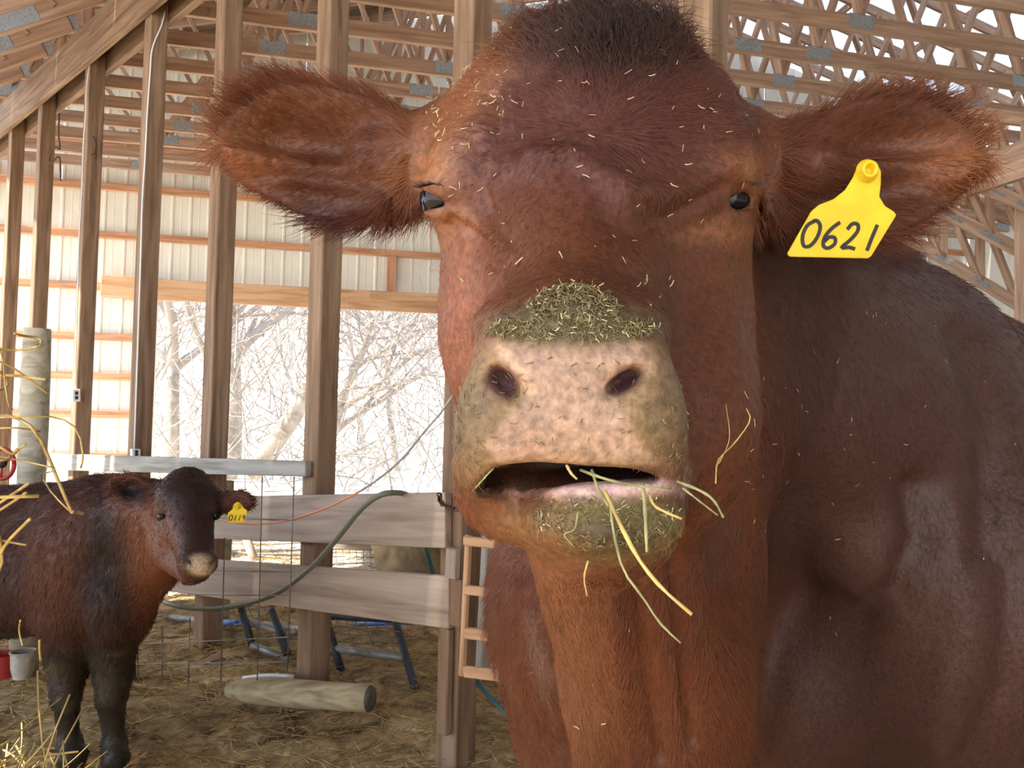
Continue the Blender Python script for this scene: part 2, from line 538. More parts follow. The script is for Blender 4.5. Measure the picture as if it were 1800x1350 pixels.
# right: beam on a post and the lean-to trusses running down from it
rb = tag(timber('header_beam', P(1700, 315, 5.0), P(1960, 225, 4.2), .05, .24, M_TRUSS), 'pale header beam behind the cow\'s tagged ear', 'beam')
tag(timber('timber_post', np.array([*P(1795, 700, 5.7)[:2], -.03]), P(1797, 262, 5.7), .09, .09, M_TRUSS, up=RD), 'pale timber post at the right picture edge', 'post')
for i, (xa, ya, xb, yb, d) in enumerate(((1560, 395, 1830, 560, 6.2), (1575, 330, 1850, 470, 5.8), (1660, 300, 1900, 400, 5.4))):
    a, b2 = P(xa, ya, d + .5), P(xb, yb, d)
    root = empty('lean_to_truss', a)
    tag(root, 'lean-to truss sloping down behind the cow\'s tagged ear, %s one' % ('lowest', 'middle', 'highest')[i], 'truss', 'lean-to trusses on the right')
    timber('bottom_chord', a, b2, .04, .10, M_TRUSS, root)
    up2 = Z * .62
    timber('top_chord', a + up2 * .8, b2 + up2 * 1.2, .04, .10, M_TRUSS, root)
    for u in (.12, .38, .62, .88):
        c = a + (b2 - a) * u
        timber('web', c, c + up2 * (.8 + .4 * u), .04, .07, M_TRUSS, root, up=unit(b2 - a))
        if u < .8:
            c2 = a + (b2 - a) * (u + .24)
            timber('web', c + up2 * (.8 + .4 * u), c2, .04, .06, M_TRUSS, root, up=NN)
        plate(c - NN * .024, -NN, b2 - a, .16, .08, root)

# ------------------------------------------------------------------ animals: sculpted as blended solids, then meshed
def Q(x, y, d):
    """right, depth, up in the frame of the camera"""
    return np.array([(x - 900) / FPX * d, d, (675 - y) / FPX * d])

def to_world(v):
    v = np.asarray(v, float)
    return CAM + v[:, :1] * RGT + v[:, 1:2] * FWD + v[:, 2:3] * UPV

def smin(a, b, k):
    h = np.clip(.5 + .5 * (b - a) / k, 0, 1)
    return b + (a - b) * h - k * h * (1 - h)

def smax(a, b, k):
    return -smin(-a, -b, k)

def sstep(x, a, b):
    t = np.clip((x - a) / (b - a), 0, 1)
    return t * t * (3 - 2 * t)

class Vol:
    def __init__(s, ax, ay, az):
        s.ax = [np.asarray(a, np.float32) for a in (ax, ay, az)]
        s.F = np.full([len(a) for a in s.ax], .3, np.float32)
    def box(s, lo, hi):
        sl, g = [], []
        for i in range(3):
            i0 = max(0, np.searchsorted(s.ax[i], lo[i]) - 1); i1 = min(len(s.ax[i]), np.searchsorted(s.ax[i], hi[i]) + 1)
            sl.append(slice(i0, i1))
            shp = [1, 1, 1]; shp[i] = i1 - i0
            g.append(s.ax[i][i0:i1].reshape(shp))
        return tuple(sl), g
    def put(s, fn, lo, hi, k, sub=False):
        m = k + .012
        sl, g = s.box(np.asarray(lo) - m, np.asarray(hi) + m)
        if min(x.stop - x.start for x in sl) < 1: return
        v = fn(*g).astype(np.float32)
        s.F[sl] = smax(s.F[sl], -v, k) if sub else smin(s.F[sl], v, k)
    def ell(s, c, r, k=.03, rot=None, sub=False):
        c = np.asarray(c); r = np.asarray(r, float) * np.ones(3)
        def fn(x, y, z):
            p = [x - c[0], y - c[1], z - c[2]]
            if rot is not None:
                p = [rot[i][0] * p[0] + rot[i][1] * p[1] + rot[i][2] * p[2] for i in range(3)]
            k0 = np.sqrt(sum((p[i] / r[i]) ** 2 for i in range(3)))
            k1 = np.sqrt(sum((p[i] / r[i] ** 2) ** 2 for i in range(3))) + 1e-6
            return k0 * (k0 - 1) / k1
        R = r.max() if rot is not None else r
        s.put(fn, c - R, c + R, k, sub)
    def cone(s, a, b, ra, rb, k=.03, sub=False, flat=None):
        a = np.asarray(a); b = np.asarray(b); d = b - a; L2 = float(d @ d)
        def fn(x, y, z):
            px, py, pz = x - a[0], y - a[1], z - a[2]
            t = np.clip((px * d[0] + py * d[1] + pz * d[2]) / L2, 0, 1)
            return np.sqrt((px - d[0] * t) ** 2 + (py - d[1] * t) ** 2 + (pz - d[2] * t) ** 2) - (ra + (rb - ra) * t)
        R = max(ra, rb)
        s.put(fn, np.minimum(a, b) - R, np.maximum(a, b) + R, k, sub)
    def rbox(s, c, h, r, k=.02, rot=None, sub=False):
        c = np.asarray(c); h = np.asarray(h, float)
        def fn(x, y, z):
            p = [x - c[0], y - c[1], z - c[2]]
            if rot is not None:
                p = [rot[i][0] * p[0] + rot[i][1] * p[1] + rot[i][2] * p[2] for i in range(3)]
            q = [np.abs(p[i]) - (h[i] - r) for i in range(3)]
            return np.sqrt(sum(np.maximum(a, 0) ** 2 for a in q)) + np.minimum(np.maximum(np.maximum(q[0], q[1]), q[2]), 0) - r
        R = h if rot is None else np.full(3, np.linalg.norm(h))
        s.put(fn, c - R, c + R, k, sub)
    def mesh(s):
        """naive surface nets"""
        F = s.F
        S = F < 0
        nx, ny, nz = F.shape
        cnt = np.zeros((nx - 1, ny - 1, nz - 1), np.uint8)
        for i in (0, 1):
            for j in (0, 1):
                for k in (0, 1):
                    cnt += S[i:nx - 1 + i, j:ny - 1 + j, k:nz - 1 + k]
        act = (cnt > 0) & (cnt < 8)
        ci = np.argwhere(act)
        idx = np.full(act.shape, -1, np.int32)
        idx[act] = np.arange(len(ci))
        acc = np.zeros((len(ci), 3)); num = np.zeros(len(ci))
        cor = [(i, j, k) for i in (0, 1) for j in (0, 1) for k in (0, 1)]
        val = {c: F[ci[:, 0] + c[0], ci[:, 1] + c[1], ci[:, 2] + c[2]].astype(float) for c in cor}
        for a in cor:
            for ax in range(3):
                if a[ax] == 0:
                    b = list(a); b[ax] = 1; b = tuple(b)
                    va, vb = val[a], val[b]
                    m = (va < 0) != (vb < 0)
                    t = np.where(m, va / np.where(m, va - vb, 1), 0)
                    p = np.array(a, float)[None].repeat(len(ci), 0); p[:, ax] = t
                    acc[m] += p[m]; num[m] += 1
        pos = ci + acc / num[:, None]
        V = np.stack([np.interp(pos[:, i], np.arange(len(s.ax[i])), s.ax[i]) for i in range(3)], 1)
        quads = []
        for ax in range(3):
            o1, o2 = (ax + 1) % 3, (ax + 2) % 3
            lo = [slice(None)] * 3; hi = [slice(None)] * 3
            lo[ax] = slice(0, -1); hi[ax] = slice(1, None)
            A, B = S[tuple(lo)], S[tuple(hi)]
            e = np.argwhere(A != B)
            e = e[(e[:, o1] > 0) & (e[:, o2] > 0) & (e[:, o1] < F.shape[o1] - 1) & (e[:, o2] < F.shape[o2] - 1)]
            inside = A[e[:, 0], e[:, 1], e[:, 2]]
            def at(d1, d2):
                q = e.copy(); q[:, o1] += d1; q[:, o2] += d2
                return idx[q[:, 0], q[:, 1], q[:, 2]]
            q = np.stack([at(-1, -1), at(0, -1), at(0, 0), at(-1, 0)], 1)
            q[~inside] = q[~inside][:, ::-1]
            quads.append(q)
        return V, np.concatenate(quads)

def relax(V, Fq, n, w=.5):
    for _ in range(n):
        s = np.zeros_like(V); c = np.zeros(len(V))
        for i in range(4):
            a, b = Fq[:, i], Fq[:, (i + 1) % 4]
            np.add.at(s, a, V[b]); np.add.at(c, a, 1)
            np.add.at(s, b, V[a]); np.add.at(c, b, 1)
        V = V + w * (s / np.maximum(c, 1)[:, None] - V)
    return V

def vnormals(V, Fq):
    n = np.cross(V[Fq[:, 2]] - V[Fq[:, 0]], V[Fq[:, 3]] - V[Fq[:, 1]])
    N = np.zeros_like(V)
    for i in range(4):
        np.add.at(N, Fq[:, i], n)
    return N / np.maximum(np.linalg.norm(N, axis=1), 1e-12)[:, None]

_nd = np.random.default_rng(3)
_dirs = _nd.normal(size=(24, 3)); _dirs /= np.linalg.norm(_dirs, axis=1)[:, None]
_phs = _nd.uniform(0, 6.28, 24)
def wob(p, freq, n=9, off=0):
    """smooth pseudo-random field, about -1..1"""
    r = 0
    for i in range(n):
        j = (i + off) % 24
        r = r + np.sin(p @ (_dirs[j] * freq * (.7 + .08 * i)) + _phs[j])
    return r / n * 1.8

def poly2(pts):
    pts = np.asarray(pts, float)
    def fn(x, y):
        d = np.full(np.broadcast(x, y).shape, 1e9); s = np.ones_like(d)
        n = len(pts)
        for i in range(n):
            a, b = pts[i], pts[i - 1]
            e = b - a
            wx, wy = x - a[0], y - a[1]
            t = np.clip((wx * e[0] + wy * e[1]) / (e @ e), 0, 1)
            d = np.minimum(d, (wx - e[0] * t) ** 2 + (wy - e[1] * t) ** 2)
            c1 = y >= a[1]; c2 = y < b[1]; c3 = e[0] * wy > e[1] * wx
            s = np.where((c1 & c2 & c3) | (~c1 & ~c2 & ~c3), -s, s)
        return s * np.sqrt(d)
    return fn

def ear(vol, outline, d, tipdir, cup=.03, ridges=(), thick=.006, slope=0.0, k=.012):
    """a leaf-shaped cupped ear whose outline is given in pixels at depth d"""
    q = np.array([Q(x, y, d) for x, y in outline])
    q2 = smooth_path(np.vstack([q, q[:1]]), 44)[:-1]
    p2 = poly2(q2[:, [0, 2]])
    cx = q[:, 0].mean()
    size = np.ptp(q[:, 2]) * .42
    def fn(x, y, z):
        d2 = p2(x + 0 * z, z + 0 * x)
        s = np.clip(-d2 / size, 0, 1)
        yc = d + slope * (x - cx) * tipdir + cup * (s * s * (3 - 2 * s))
        for (r0, r1, hgt, wid) in ridges:
            a, b = Q(*r0, d), Q(*r1, d)
            e = (b - a)[[0, 2]]; L = np.linalg.norm(e)
            u = ((x - a[0]) * e[0] + (z - a[2]) * e[1]) / L ** 2
            v = ((x - a[0]) * -e[1] + (z - a[2]) * e[0]) / L
            yc = yc - hgt * np.exp(-(v / wid) ** 2) * sstep(u, -.2, .15) * (1 - sstep(u, .85, 1.2)) * np.clip(s * 4, 0, 1)
        th = thick + .008 * s
        return smax(np.abs(y - yc) - th, d2, .008)
    lo = q.min(0) - np.array([0, .05, 0]); hi = q.max(0) + np.array([0, .08, 0])
    vol.put(fn, lo, hi, k)

def em(x, y, cx, cy, rx, ry, soft=.35, ang=0.0):
    c, s = math.cos(ang), math.sin(ang)
    u = ((x - cx) * c + (y - cy) * s) / rx; v = (-(x - cx) * s + (y - cy) * c) / ry
    return 1 - sstep(np.sqrt(u * u + v * v), 1 - soft, 1 + soft)

def body_mesh(name, V, Fq, col, mat, parent):
    me = bpy.data.meshes.new(name)
    me.vertices.add(len(V)); me.vertices.foreach_set('co', np.asarray(V, np.float32).ravel())
    me.loops.add(Fq.size); me.loops.foreach_set('vertex_index', Fq.astype(np.int32).ravel())
    me.polygons.add(len(Fq)); me.polygons.foreach_set('loop_start', np.arange(0, Fq.size, 4, dtype=np.int32))
    me.polygons.foreach_set('use_smooth', np.ones(len(Fq), bool))
    me.update(calc_edges=True)
    at = me.attributes.new('col', 'FLOAT_COLOR', 'POINT')
    at.data.foreach_set('color', np.concatenate([col, np.ones((len(col), 1))], 1).astype(np.float32).ravel())
    me.materials.append(mat)
    o = bpy.data.objects.new(name, me)
    return link(o, parent)

def fur(name, V, N, Fq, col, weight, length, flow, lift, radius, count, mat, parent, curl=0.0, seed=1, npt=5, jitter=.25, droop=.6):
    """strands grown from the skin: weight, length, lift, curl per vertex; flow a vector per vertex (all in metres)"""
    rg = np.random.default_rng(seed)
    tri = np.concatenate([Fq[:, [0, 1, 2]], Fq[:, [0, 2, 3]]])
    ar = .5 * np.linalg.norm(np.cross(V[tri[:, 1]] - V[tri[:, 0]], V[tri[:, 2]] - V[tri[:, 0]]), axis=1)
    pr = ar * weight[tri].mean(1)
    t = rg.choice(len(tri), count, p=pr / pr.sum())
    r1, r2 = np.sqrt(rg.random(count)), rg.random(count)
    w = np.stack([1 - r1, r1 * (1 - r2), r1 * r2], 1)
    ip = lambda A: (A[tri[t]] * (w[..., None] if A.ndim > 1 else w)).sum(1)
    p = ip(V); n = ip(N); n /= np.linalg.norm(n, axis=1)[:, None]
    f = ip(flow) + rg.normal(size=(count, 3)) * jitter
    f -= n * (f * n).sum(1)[:, None]; f /= np.maximum(np.linalg.norm(f, axis=1), 1e-6)[:, None]
    L = ip(length) * rg.uniform(.55, 1.25, count)
    lf = np.clip(ip(lift) + rg.normal(size=count) * .1, .05, 1.5)
    side = np.cross(n, f)
    cu = (ip(curl) if not np.isscalar(curl) else np.full(count, curl))
    ph = rg.uniform(0, 6.28, count)
    pts = np.zeros((count, npt, 3))
    cur = p - n * .0015
    pts[:, 0] = cur
    for i in range(1, npt):
        u = i / (npt - 1)
        a = lf * (1 - droop * u)
        d = f * np.cos(a)[:, None] + n * np.sin(a)[:, None] + side * (cu * np.sin(ph + u * 7))[:, None] + n * (cu * .6 * np.cos(ph + u * 7))[:, None]
        d /= np.linalg.norm(d, axis=1)[:, None]
        cur = cur + d * (L / (npt - 1))[:, None]
        pts[:, i] = cur
    c = ip(col) * rg.uniform(.72, 1.3, (count, 1))
    cv = bpy.data.hair_curves.new(name)
    cv.add_curves([npt] * count)
    cv.attributes['position'].data.foreach_set('vector', pts.astype(np.float32).ravel())
    ra = cv.attributes.get('radius') or cv.attributes.new('radius', 'FLOAT', 'POINT')
    rr = (radius * (1 - .8 * np.linspace(0, 1, npt) ** 1.5))[None].repeat(count, 0)
    ra.data.foreach_set('value', rr.astype(np.float32).ravel())
    ca = cv.attributes.new('col', 'FLOAT_COLOR', 'CURVE')
    ca.data.foreach_set('color', np.concatenate([c, np.ones((count, 1))], 1).astype(np.float32).ravel())
    cv.materials.append(mat)
    o = bpy.data.objects.new(name, cv)
    return link(o, parent)

def attr_mat(name, rough=.55, spec=.25, bump=0.0, bscale=300, sheen=0.0):
    m, nt, b = new_mat(name)
    a = nt.nodes.new('ShaderNodeAttribute'); a.attribute_name = 'col'
    if bump:
        n2 = nt.nodes.new('ShaderNodeTexNoise'); n2.inputs['Scale'].default_value = 170; n2.inputs['Detail'].default_value = 5
        t2 = nt.nodes.new('ShaderNodeTexCoord'); nt.links.new(t2.outputs['Object'], n2.inputs['Vector'])
        mr = nt.nodes.new('ShaderNodeMapRange'); mr.inputs[1].default_value = .3; mr.inputs[2].default_value = .7; mr.inputs[3].default_value = .6; mr.inputs[4].default_value = 1.3
        nt.links.new(n2.outputs[0], mr.inputs[0])
        vm = nt.nodes.new('ShaderNodeVectorMath'); vm.operation = 'SCALE'
        nt.links.new(a.outputs['Color'], vm.inputs[0]); nt.links.new(mr.outputs[0], vm.inputs['Scale'])
        nt.links.new(vm.outputs[0], b.inputs['Base Color'])
    else:
        nt.links.new(a.outputs['Color'], b.inputs['Base Color'])
    b.inputs['Roughness'].default_value = rough
    b.inputs['Specular IOR Level'].default_value = spec
    if bump:
        nz = nt.nodes.new('ShaderNodeTexNoise'); nz.inputs['Scale'].default_value = bscale; nz.inputs['Detail'].default_value = 4
        tc = nt.nodes.new('ShaderNodeTexCoord'); nt.links.new(tc.outputs['Object'], nz.inputs['Vector'])
        bp = nt.nodes.new('ShaderNodeBump'); bp.inputs['Strength'].default_value = bump; bp.inputs['Distance'].default_value = .004
        nt.links.new(nz.outputs[0], bp.inputs['Height']); nt.links.new(bp.outputs[0], b.inputs['Normal'])
    return m
M_HIDE = attr_mat('cow_hide', .5, .35, .35, 260)
M_FUR = attr_mat('cow_fur', .5, .28)
M_EYE = plain('cow_eye', (.006, .006, .009), .08, 0, .35)
M_TAG = plain('ear_tag_plastic', (.85, .58, .02), .4, 0, .5, noise=.12, scale=45)
M_INK = plain('marker_ink', (.03, .025, .02), .6)

def axis(*segs):
    """segs: (end, step) with the first entry the start; spacing blends from coarse to fine"""
    x = [segs[0]]
    for end, step in segs[1:]:
        n = max(1, int(round((end - x[-1]) / step)))
        x += list(np.linspace(x[-1], end, n + 1)[1:])
    return np.array(x)

def rotz(a):
    c, s = math.cos(a), math.sin(a)
    return np.array([[c, s, 0], [-s, c, 0], [0, 0, 1]])
def rotb(a):
    """turn in the picture plane (right, up)"""
    c, s = math.cos(a), math.sin(a)
    return np.array([[c, 0, s], [0, 1, 0], [-s, 0, c]])

# ---------------- the red cow
def build_cow():
    f = .0036
    vol = Vol(axis(-.40, (-.36, .012), (.53, f), (.70, .008), (3.0, .022)),
              axis(.40, (.40 + f, f), (.86, f), (1.02, .007), (3.3, .022)),
              axis(-1.32, (-.40, .012), (-.22, .007), (.42, f), (.50, .01)))
    # barrel, chest, shoulders
    vol.cone(Q(1500, 740, 1.42), Q(1960, 860, 2.5), .29, .36, .1)
    vol.cone(Q(1480, 860, 1.42), Q(1930, 960, 2.45), .27, .33, .1)
    vol.ell(Q(2000, 850, 2.75), (.36, .38, .36), .1)
    vol.ell(Q(1330, 1080, 1.46), (.30, .26, .36), .1)                  # chest
    vol.ell(Q(1640, 1010, 1.26), (.20, .24, .34), .07)                 # shoulder turned to the camera
    vol.ell(Q(1575, 745, 1.26), (.13, .16, .15), .07)                  # shoulder blade
    vol.ell(Q(1530, 955, 1.135), (.072, .095, .105), .09)              # point of the shoulder
    vol.ell(Q(1003, 1040, 1.17), (.138, .16, .17), .06)                # far shoulder
    vol.cone(Q(1010, 1110, 1.17), Q(1022, 1430, 1.17), .125, .082, .05)
    vol.cone(Q(1022, 1430, 1.17), Q(1022, 1720, 1.18), .082, .05, .03)
    vol.cone(Q(1022, 1720, 1.18), Q(1020, 2010, 1.21), .048, .04, .03)
    vol.cone(Q(1020, 2010, 1.21), Q(1018, 2085, 1.17), .048, .06, .02)
    vol.cone(Q(1660, 1250, 1.30), Q(1640, 1480, 1.32), .13, .082, .05)
    vol.cone(Q(1640, 1480, 1.32), Q(1640, 1660, 1.33), .082, .05, .03)
    vol.cone(Q(1640, 1660, 1.33), Q(1640, 1880, 1.36), .048, .04, .03)
    vol.cone(Q(1640, 1880, 1.36), Q(1640, 1935, 1.32), .048, .06, .02)
    for (x, d) in ((1790, 2.72), (2100, 2.55)):
        vol.cone(Q(x, 950, d), Q(x, 1100, d), .2, .11, .08)
        vol.cone(Q(x, 1100, d), Q(x + 10, 1170, d + .08), .1, .055, .04)
        vol.cone(Q(x + 10, 1170, d + .08), Q(x, 1330, d + .02), .05, .045, .03)
        vol.cone(Q(x, 1330, d + .02), Q(x - 8, 1362, d - .02), .05, .06, .02)
    # neck
    vol.cone(Q(1070, 330, .90), Q(1490, 690, 1.36), .125, .25, .08)
    vol.cone(Q(1080, 560, .88), Q(1420, 880, 1.40), .13, .24, .08)
    vol.cone(Q(1062, 890, .70), Q(1150, 1190, .87), .083, .098, .04)   # throat and dewlap
    vol.cone(Q(1150, 1190, .87), Q(1190, 1500, .96), .098, .12, .05)
    vol.cone(Q(1075, 700, .80), Q(1180, 1060, 1.06), .125, .15, .07)
    # skull
    vol.ell(Q(1040, 235, .748), (.152, .10, .085), .05)
    vol.ell(Q(1040, 165, .752), (.090, .075, .064), .06)
    vol.ell(Q(1040, 300, .712), (.140, .095, .10), .05)
    vol.cone(Q(1036, 330, .70), Q(1004, 600, .535), .100, .064, .05)
    for sx in (848, 1232):
        vol.ell(Q(sx, 318, .668), (.052, .05, .05), .035)              # brow over the eye
    vol.ell(Q(1044, 545, .705), (.150, .10, .155), .05)                # jaw muscles
    vol.cone(Q(1050, 690, .69), Q(1062, 880, .565), .120, .062, .05)
    # muzzle
    vol.rbox(Q(1002, 700, .488), (.0615, .052, .043), .034, .03)
    vol.ell(Q(1215, 740, .665), (.052, .09, .085), .05)
    vol.ell(Q(925, 894, .575), (.042, .06, .022), .03)
    vol.ell(Q(864, 745, .480), (.021, .036, .033), .022); vol.ell(Q(1140, 745, .480), (.021, .036, .033), .022)
    vol.cone(Q(880, 800, .47), Q(1130, 812, .47), .020, .020, .018)    # upper lip
    vol.cone(Q(842, 820, .505), Q(880, 800, .475), .018, .018, .018)
    vol.cone(Q(1168, 832, .51), Q(1130, 812, .475), .018, .018, .018)
    vol.ell(Q(1000, 565, .492), (.060, .05, .028), .03)                # crest above the nose pad
    # nostrils: comma-shaped pits, the wing folds beside them
    vol.ell(Q(886, 670, .437), (.0138, .030, .0064), .004, rotb(-.75), True)
    vol.ell(Q(1102, 668, .437), (.0148, .030, .0056), .004, rotb(.58), True)
    vol.cone(Q(866, 672, .430), Q(880, 700, .432), .0045, .0045, .014, True)
    vol.cone(Q(1092, 694, .430), Q(1120, 680, .430), .0045, .0045, .014, True)
    # lower jaw tip and the open mouth
    vol.ell(Q(1058, 908, .50), (.053, .052, .0240), .02)
    xs = np.array([800, 845, 872, 935, 1000, 1100, 1160, 1215]); yu = np.array([860, 842, 818, 812, 812, 823, 838, 850]); yl = np.array([866, 868, 872, 866, 858, 847, 845, 850])
    A = (xs - 900) / FPX * .455; BU = (675 - yu) / FPX * .455; BL = (675 - yl) / FPX * .455
    def mouth(x, y, z):
        bu = np.interp(x, A, BU); bl = np.interp(x, A, BL)
        return np.maximum(np.maximum(z - bu, bl - z), np.maximum(y - .535, np.maximum(A[1] - x, x - A[-2])))
    vol.put(mouth, (A[0], .40, BL.min() - .01), (A[-1], .55, BU.max() + .01), .005, True)
    vol.ell(Q(872, 852, .565), (.032, .05, .032), .02)                 # cheek behind the mouth corner
    # eye sockets
    for (x, s) in ((768, 1), (1291, -1)):
        vol.ell(Q(x - 3 * s, 350, .640), (.0135, .03, .0125), .008, rotb(-.5 * s), True)
        vol.cone(Q(x - 14 * s, 325, .648), Q(x + 22 * s, 338, .632), .006, .007, .010)   # upper lid
        vol.cone(Q(x - 14 * s, 376, .650), Q(x + 14 * s, 378, .632), .0045, .005, .008)  # lower lid
    # ears
    vol.cone(Q(770, 285, .79), Q(665, 285, .775), .060, .036, .04)
    vol.cone(Q(1310, 290, .79), Q(1420, 300, .775), .060, .036, .04)
    ear(vol, [(742, 215), (690, 190), (610, 158), (530, 138), (450, 150), (395, 195), (372, 245), (388, 285), (430, 325), (490, 360), (560, 388), (650, 395), (742, 375)], .755, -1, .048,
        [((700, 310), (395, 268), .030, .014), ((690, 345), (500, 335), .014, .012)], slope=.05)
    ear(vol, [(1345, 230), (1420, 210), (1490, 178), (1570, 162), (1650, 182), (1712, 225), (1735, 268), (1722, 300), (1690, 345), (1630, 388), (1570, 412), (1480, 418), (1345, 390)], .755, 1, .040,
        [((1380, 300), (1700, 285), .024, .018), ((1640, 325), (1720, 305), .016, .010)], slope=.05)
    V, Fq = vol.mesh()
    V = relax(V, Fq, 2, .45)
    x, y, d = 900 + V[:, 0] / V[:, 1] * FPX, 675 - V[:, 2] / V[:, 1] * FPX, V[:, 1]
    N = vnormals(V, Fq)
    # folds of skin over the brow and soft unevenness of the coat
    head = sstep(d, .95, .80)
    V = V + N * (.0016 * wob(V, 90) * head + .007 * wob(V, 14, off=5) * (1 - head))[:, None]
    br = np.zeros(len(V))
    for (cx, cy, rx, ry, an, h) in ((930, 300, 60, 14, .3, .003), (875, 400, 14, 40, -.5, -.004), (850, 330, 10, 70, -.2, -.004), (1215, 380, 60, 12, -.5, .005), (1150, 455, 80, 75, 0, -.010), (890, 480, 50, 80, 0, -.005), (1010, 165, 12, 30, .3, .004), (945, 210, 8, 60, -.3, .003)):
        br += h * em(x, y, cx, cy, rx, ry, .8, an)
    def ridge(pts, w):
        pts = np.asarray(pts, float); m = np.full(len(x), 1e9)
        for a, b in zip(pts[:-1], pts[1:]):
            e = b - a; t = np.clip(((x - a[0]) * e[0] + (y - a[1]) * e[1]) / (e @ e), 0, 1)
            m = np.minimum(m, (x - a[0] - e[0] * t) ** 2 + (y - a[1] - e[1] * t) ** 2)
        return np.exp(-m / w ** 2)
    br += .0085 * ridge([(940, 275), (1010, 280), (1060, 310), (1110, 340), (1170, 345), (1230, 322), (1280, 290)], 20)
    br -= .006 * ridge([(1070, 375), (1130, 395), (1200, 385)], 26)
    br -= .0035 * ridge([(790, 380), (830, 410), (870, 450)], 9)
    br += .003 * ridge([(800, 372), (850, 400), (890, 440)], 9)
    br -= .004 * ridge([(875, 170), (880, 230), (870, 300)], 10)
    br += .004 * ridge([(900, 160), (905, 230), (893, 300)], 12)
    V = V + N * (br * sstep(d, .72, .66))[:, None]
    b2 = -.040 * ridge([(1365, 520), (1395, 700), (1415, 880), (1385, 1080), (1330, 1330)], 55)
    b2 += .022 * em(x, y, 1560, 725, 120, 135, .7) - .020 * ridge([(1690, 590), (1745, 760), (1730, 960)], 38)
    b2 -= .026 * ridge([(1430, 1080), (1510, 1092), (1580, 1050), (1625, 940), (1600, 860)], 34)
    b2 += .012 * ridge([(1680, 900), (1700, 1100), (1650, 1300)], 45) - .014 * ridge([(1780, 1000), (1770, 1200), (1700, 1340)], 30)
    V = V + N * (b2 * sstep(d, .90, 1.02))[:, None]
    b3 = -.010 * ridge([(1120, 1010), (1130, 1150), (1160, 1330)], 16) + .007 * ridge([(1075, 1040), (1085, 1180), (1110, 1340)], 18) - .008 * ridge([(1185, 980), (1195, 1120), (1215, 1300)], 14)
    V = V + N * (b3 * sstep(d, .60, .66) * (1 - sstep(d, .98, 1.05)))[:, None]
    N = vnormals(V, Fq)
    # ---- coat colours, with some light and shade painted in
    base = np.array([.118, .036, .0145])
    col = np.tile(base, (len(V), 1)) * (1 + .22 * wob(V, 22)[:, None])
    def mix(c, w):
        nonlocal col
        col = col + (np.array(c) - col) * np.clip(w, 0, 1)[:, None]
    front = sstep(d, .80, .70)
    mix((.105, .036, .024), em(x, y, 1050, 200, 260, 160, .5) * front)                # forehead shade painted into the coat
    mix((.26, .095, .035), em(x, y, 800, 160, 60, 150, .7, .6) * front * .8)          # ginger side of the poll
    mix((.028, .012, .008), em(x, y, 1070, 60, 150, 80, .7) * front)                  # nearly black tuft
    mix((.28, .11, .042), em(x, y, 748, 300, 44, 36, .8) * front)
    mix((.26, .10, .04), em(x, y, 1310, 298, 34, 34, .9) * front)
    mix((.30, .13, .055), em(x, y, 790, 400, 40, 30, .8) * front * .7)
    mix((.27, .11, .05), em(x, y, 1265, 405, 60, 24, .8) * front * .7)
    mix((.26, .092, .045), em(x, y, 800, 560, 80, 160, .7) * front * .7)              # warm light on the cheek, painted into the coat
    # nose: tan fringe, pink pad, freckles
    near = sstep(d, .56, .51)
    mix((.28, .17, .075), em(x, y, 1002, 705, 215, 140, .16) * near)
    mix((.115, .082, .040), em(x, y, 1010, 565, 165, 50, .45) * near * .85)
    mix((.125, .085, .045), em(x, y, 830, 740, 40, 75, .6) * near * .6); mix((.14, .09, .05), em(x, y, 1175, 735, 42, 95, .6) * near * .6)
    mix((.22, .13, .06), em(x, y, 838, 812, 45, 45, .6) * sstep(d, .56, .52) * .8)
    mix((.20, .11, .055), em(x, y, 1185, 815, 40, 40, .6) * sstep(d, .56, .52) * .6)
    pad = poly2(np.array([(858, 604), (1000, 612), (1128, 604), (1150, 640), (1090, 700), (1110, 760), (1150, 812), (1000, 812), (870, 812), (850, 780), (915, 715), (918, 680)], float))(x, y)
    mix((.46, .285, .19), (1 - sstep(pad, -14, 12)) * near)
    fk = sstep(wob(V, 420, 12), .55, 1.0) * (1 - sstep(pad, -30, 0)) * near
    mix((.36, .24, .17), fk * .7)
    mix((.58, .36, .22), em(x, y, 905, 650, 14, 52, .6, -.55) * near * .7)
    mix((.16, .075, .07), em(x, y, 882, 670, 30, 28, .4, .6) * near); mix((.13, .055, .058), em(x, y, 1100, 670, 32, 19, .4, -.62) * near)
    # mouth
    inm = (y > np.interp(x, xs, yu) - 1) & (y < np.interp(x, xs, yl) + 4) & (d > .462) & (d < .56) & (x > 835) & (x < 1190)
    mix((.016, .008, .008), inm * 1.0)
    mix((.20, .14, .05), em(x, y, 1060, 925, 165, 60, .35) * sstep(d, .58, .53))      # hay-stained chin
    mix((.10, .065, .03), em(x, y, 1070, 945, 90, 32, .7) * sstep(d, .58, .53))
    lip = em(x, y, 1050, 858, 155, 17, .5) * sstep(d, .53, .50) * (y > np.interp(x, xs, yl) - 6)
    mix((.66, .42, .38), lip)
    # ears, neck, chest
    for (ex, ey) in ((420, 265), (1690, 280)):
        mix((.24, .085, .032), em(x, y, ex, ey, 90, 60, .8) * (d > .7) * .8)
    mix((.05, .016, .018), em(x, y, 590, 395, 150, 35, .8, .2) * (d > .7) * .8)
    mix((.21, .082, .035), em(x, y, 960, 1130, 90, 260, .5, -.12) * (1 - sstep(d, .9, 1.0)) * .8)  # light falling on the throat column, painted into its colour
    mix((.30, .20, .16), em(x, y, 945, 1150, 15, 70, .9, -.25) * (d > .9) * .35)
    mix((.062, .029, .023), sstep(x, 1230, 1450) * (d > .85) * .8)  # shaded side of neck and body, darkened in the colour itself
    mix((.02, .016, .014), sstep(V[:, 2], -1.02, -1.12))
